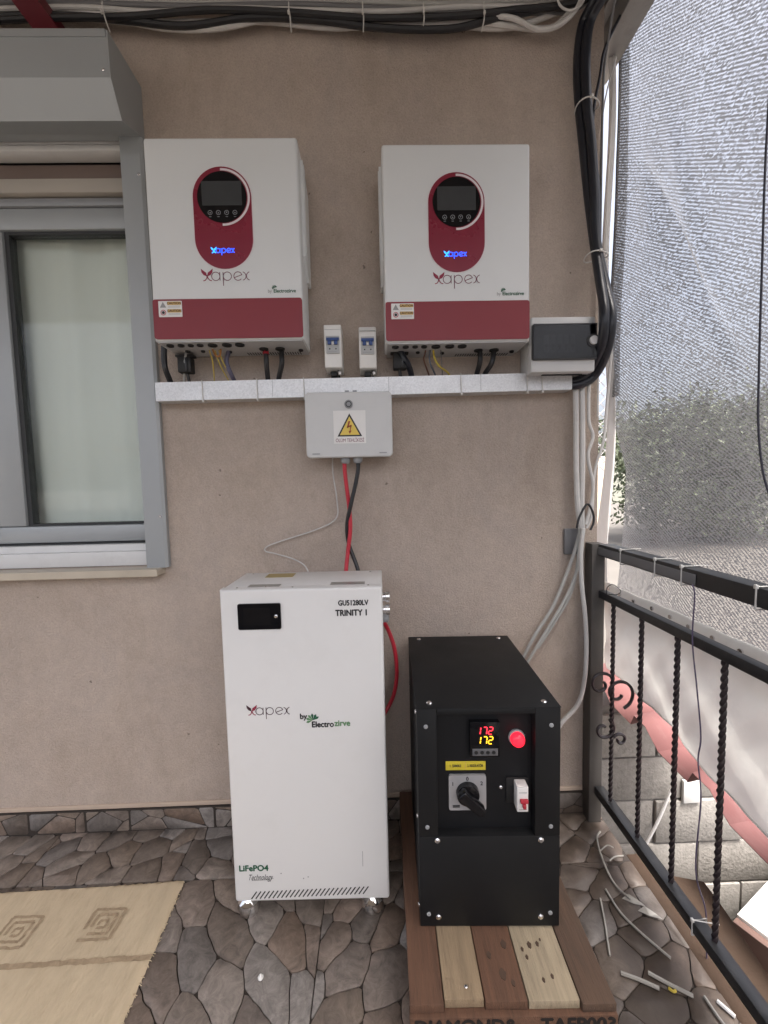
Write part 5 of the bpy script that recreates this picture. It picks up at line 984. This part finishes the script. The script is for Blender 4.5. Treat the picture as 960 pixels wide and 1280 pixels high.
tree(14.2, 14.6, 5.6, 2.4, 'olive tree behind the net near its right side')
tree(16.4, 14.4, 6.4, 2.8, 'olive tree far right behind the net')
g = G(); rn = random.Random(5)
def hill(u, v): a = -1.2 + 3.0 * u; d = 40 + 160 * v; return (d * math.cos(a), d * math.sin(a), -1.5 + 22 * math.sin(min(1, v * 1.1) * 1.5) * (.55 + .3 * math.sin(a * 3) + .15 * math.sin(a * 11)))
g.sheet(hill, 60, 14); obj('hills', g, M('dry_hill', (.13, .13, .105), .95, 0, .3, .08), kind='structure')

# ================================================================== RUG AND FLOOR SCRAPS
t = thing('rug', 'worn beige rug with square key motifs lying on the stone floor', 'rug', (-1.0, -.45, 0))
def rz_(a, b): return (-.575 + .03 * 0 + a, -.195 + b)
def rug_p(u, v):                       # u 0..1 from right edge to the left, v from back edge towards the viewer
    x = -.577 + .045 * (v * 1.0 / .36) * .36 - 1.45 * u; y = -.195 - .02 * u * 2 - 1.0 * v
    return x, y
rn = random.Random(3)
def rug_f(u, v):
    x, y = rug_p(u, v); e = min(u, v, 1 - v) * 60
    jx = .001 * math.sin(v * 120) + rn.uniform(-.0008, .0008); return (x + (jx if u == 0 else 0), y + (rn.uniform(-.002, .002) if v == 0 else 0), .0030 + .007 * min(1, e * 2 + .15) + .0010 * math.sin(9 * x + 5 * y) + rn.uniform(-.0007, .0007))
g = G(); g.sheet(rug_f, 190, 150); pile = obj('pile', g, 'rug', t)
g = G()
for j in range(90):
    v = (j + rn.random()) / 90; x, y = rug_p(0, v); g.tube([(x - .004, y, .006), (x + .001, y + rn.uniform(-.003, .003), .006), (x + rn.uniform(.002, .006), y + rn.uniform(-.005, .005), .004)], .0009, 4, 2)
fringe = obj('edge_fibres', g, 'rug', t); fringe['kind'] = 'stuff'
def flat(g, pts, wd, z):
    g2 = G(); g2.rib(pts, wd, 0); g.add([(a, c, z + rn.uniform(-.0005, .0008)) for a, _, c in g2.v], g2.f)
def dens(pts, n=14): 
    o = []
    for (a, b), (c, d) in zip(pts, pts[1:]): o += [(a + (c - a) * i / n + rn.uniform(-.0012, .0012), b + (d - b) * i / n + rn.uniform(-.0012, .0012)) for i in range(n)]
    return o + [pts[-1]]
for cx, cy in ((-.735, -.312), (-.945, -.322), (-1.155, -.332)):
    g = G()
    for hw, hh in ((.040, .037), (.025, .023), (.010, .009)):
        sk = .012
        q = [(cx - hw, cy - hh), (cx + hw, cy - hh), (cx + hw + sk * 0, cy + hh), (cx - hw, cy + hh), (cx - hw, cy - hh * .3)]
        for a, b in zip(q, q[1:]): flat(g, dens([a, b], 8), .007 if hw > .02 else .006, .0118)
    obj('key_motif', g, 'rug_dark', t, smooth=False)
g = G(); flat(g, dens([(-.566, -.394), (-2.0, -.42)], 150), .012, .0116); obj('stripe', g, 'rug_dark', t, smooth=False)
SC = {'s1': [(.696, -.091), (.667, -.125), (.646, -.195), (.643, -.260), (.656, -.312)], 's2': [(.610, -.275), (.614, -.335), (.635, -.384), (.670, -.442)], 's3': [(.582, -.298), (.559, -.362), (.531, -.431)], 's4': [(.536, -.467), (.571, -.482), (.603, -.499)],
      's5': [(.598, -.469), (.632, -.493), (.667, -.515)], 's6': [(.691, -.516), (.692, -.546), (.694, -.564)], 's7': [(.712, -.525), (.727, -.552)], 's8': [(.659, -.158), (.685, -.149), (.70, -.158)], 's9': [(.669, -.191), (.691, -.179), (.72, -.176)]}
LB = {'s1': (.0030, 'long clear plastic tube curling beside the railing post'), 's2': (.0030, 'long straight clear strip slanting across the floor by the railing'), 's3': (.0026, 'clear strip lying along the right edge of the pallet'), 's4': (.0042, 'short thick pale tube next to the pallet corner'), 's5': (.0042, 'pale tube with a yellow end near the pallet corner'),
      's6': (.0034, 'clear strip nearest the viewer beside the railing'), 's7': (.0040, 'short white stick under the bottom rail'), 's8': (.0020, 'small curved cable tie offcut by the railing post'), 's9': (.0020, 'small bent cable tie offcut in front of the railing post')}
for k, p in SC.items():
    r, lab = LB[k]; g = G(); g.tube([(a, b, r + .0022 + (.012 * math.sin(i * 2.1) ** 2 if k in ('s1', 's8') else 0)) for i, (a, b) in enumerate(p)], r, 6); so = stand('plastic_scrap', g, 'scrap' if k != 's7' else 'pvc', lab, 'offcut', 'offcuts on the floor')
    if k == 's5': g = G(); g.tube([(.625, -.498, .005), (.630, -.505, .006), (.637, -.503, .005)], .003, 6); obj('yellow_end', g, 'yel_cable', so)
for x, y, lab in ((.668, -.312, 'crumpled clear wrapper by the railing'), (.690, -.345, 'tiny pale scrap under the bottom rail')):
    g = G(); g.add([(x - .028, y + .012, .004), (x - .008, y + .016, .012), (x + .014, y - .002, .006), (x + .018, y - .016, .009), (x - .006, y - .004, .005)], [(0, 1, 4), (1, 2, 4), (2, 3, 4)]); so = stand('wrapper_scrap', g, 'scrap', lab, 'offcut', 'offcuts on the floor', smooth=False); so.modifiers.new('thickness', 'SOLIDIFY').thickness = .0008
g = G(); g.lathe([(.001, .002), (.006, .003), (.007, .006), (.003, .012), (.001, .014)], 'z', (-.291, -.441, 0), 8); stand('floor_crumb', g, 'brk_white', 'tiny white crumb on the floor in front of the battery cabinet', 'offcut')
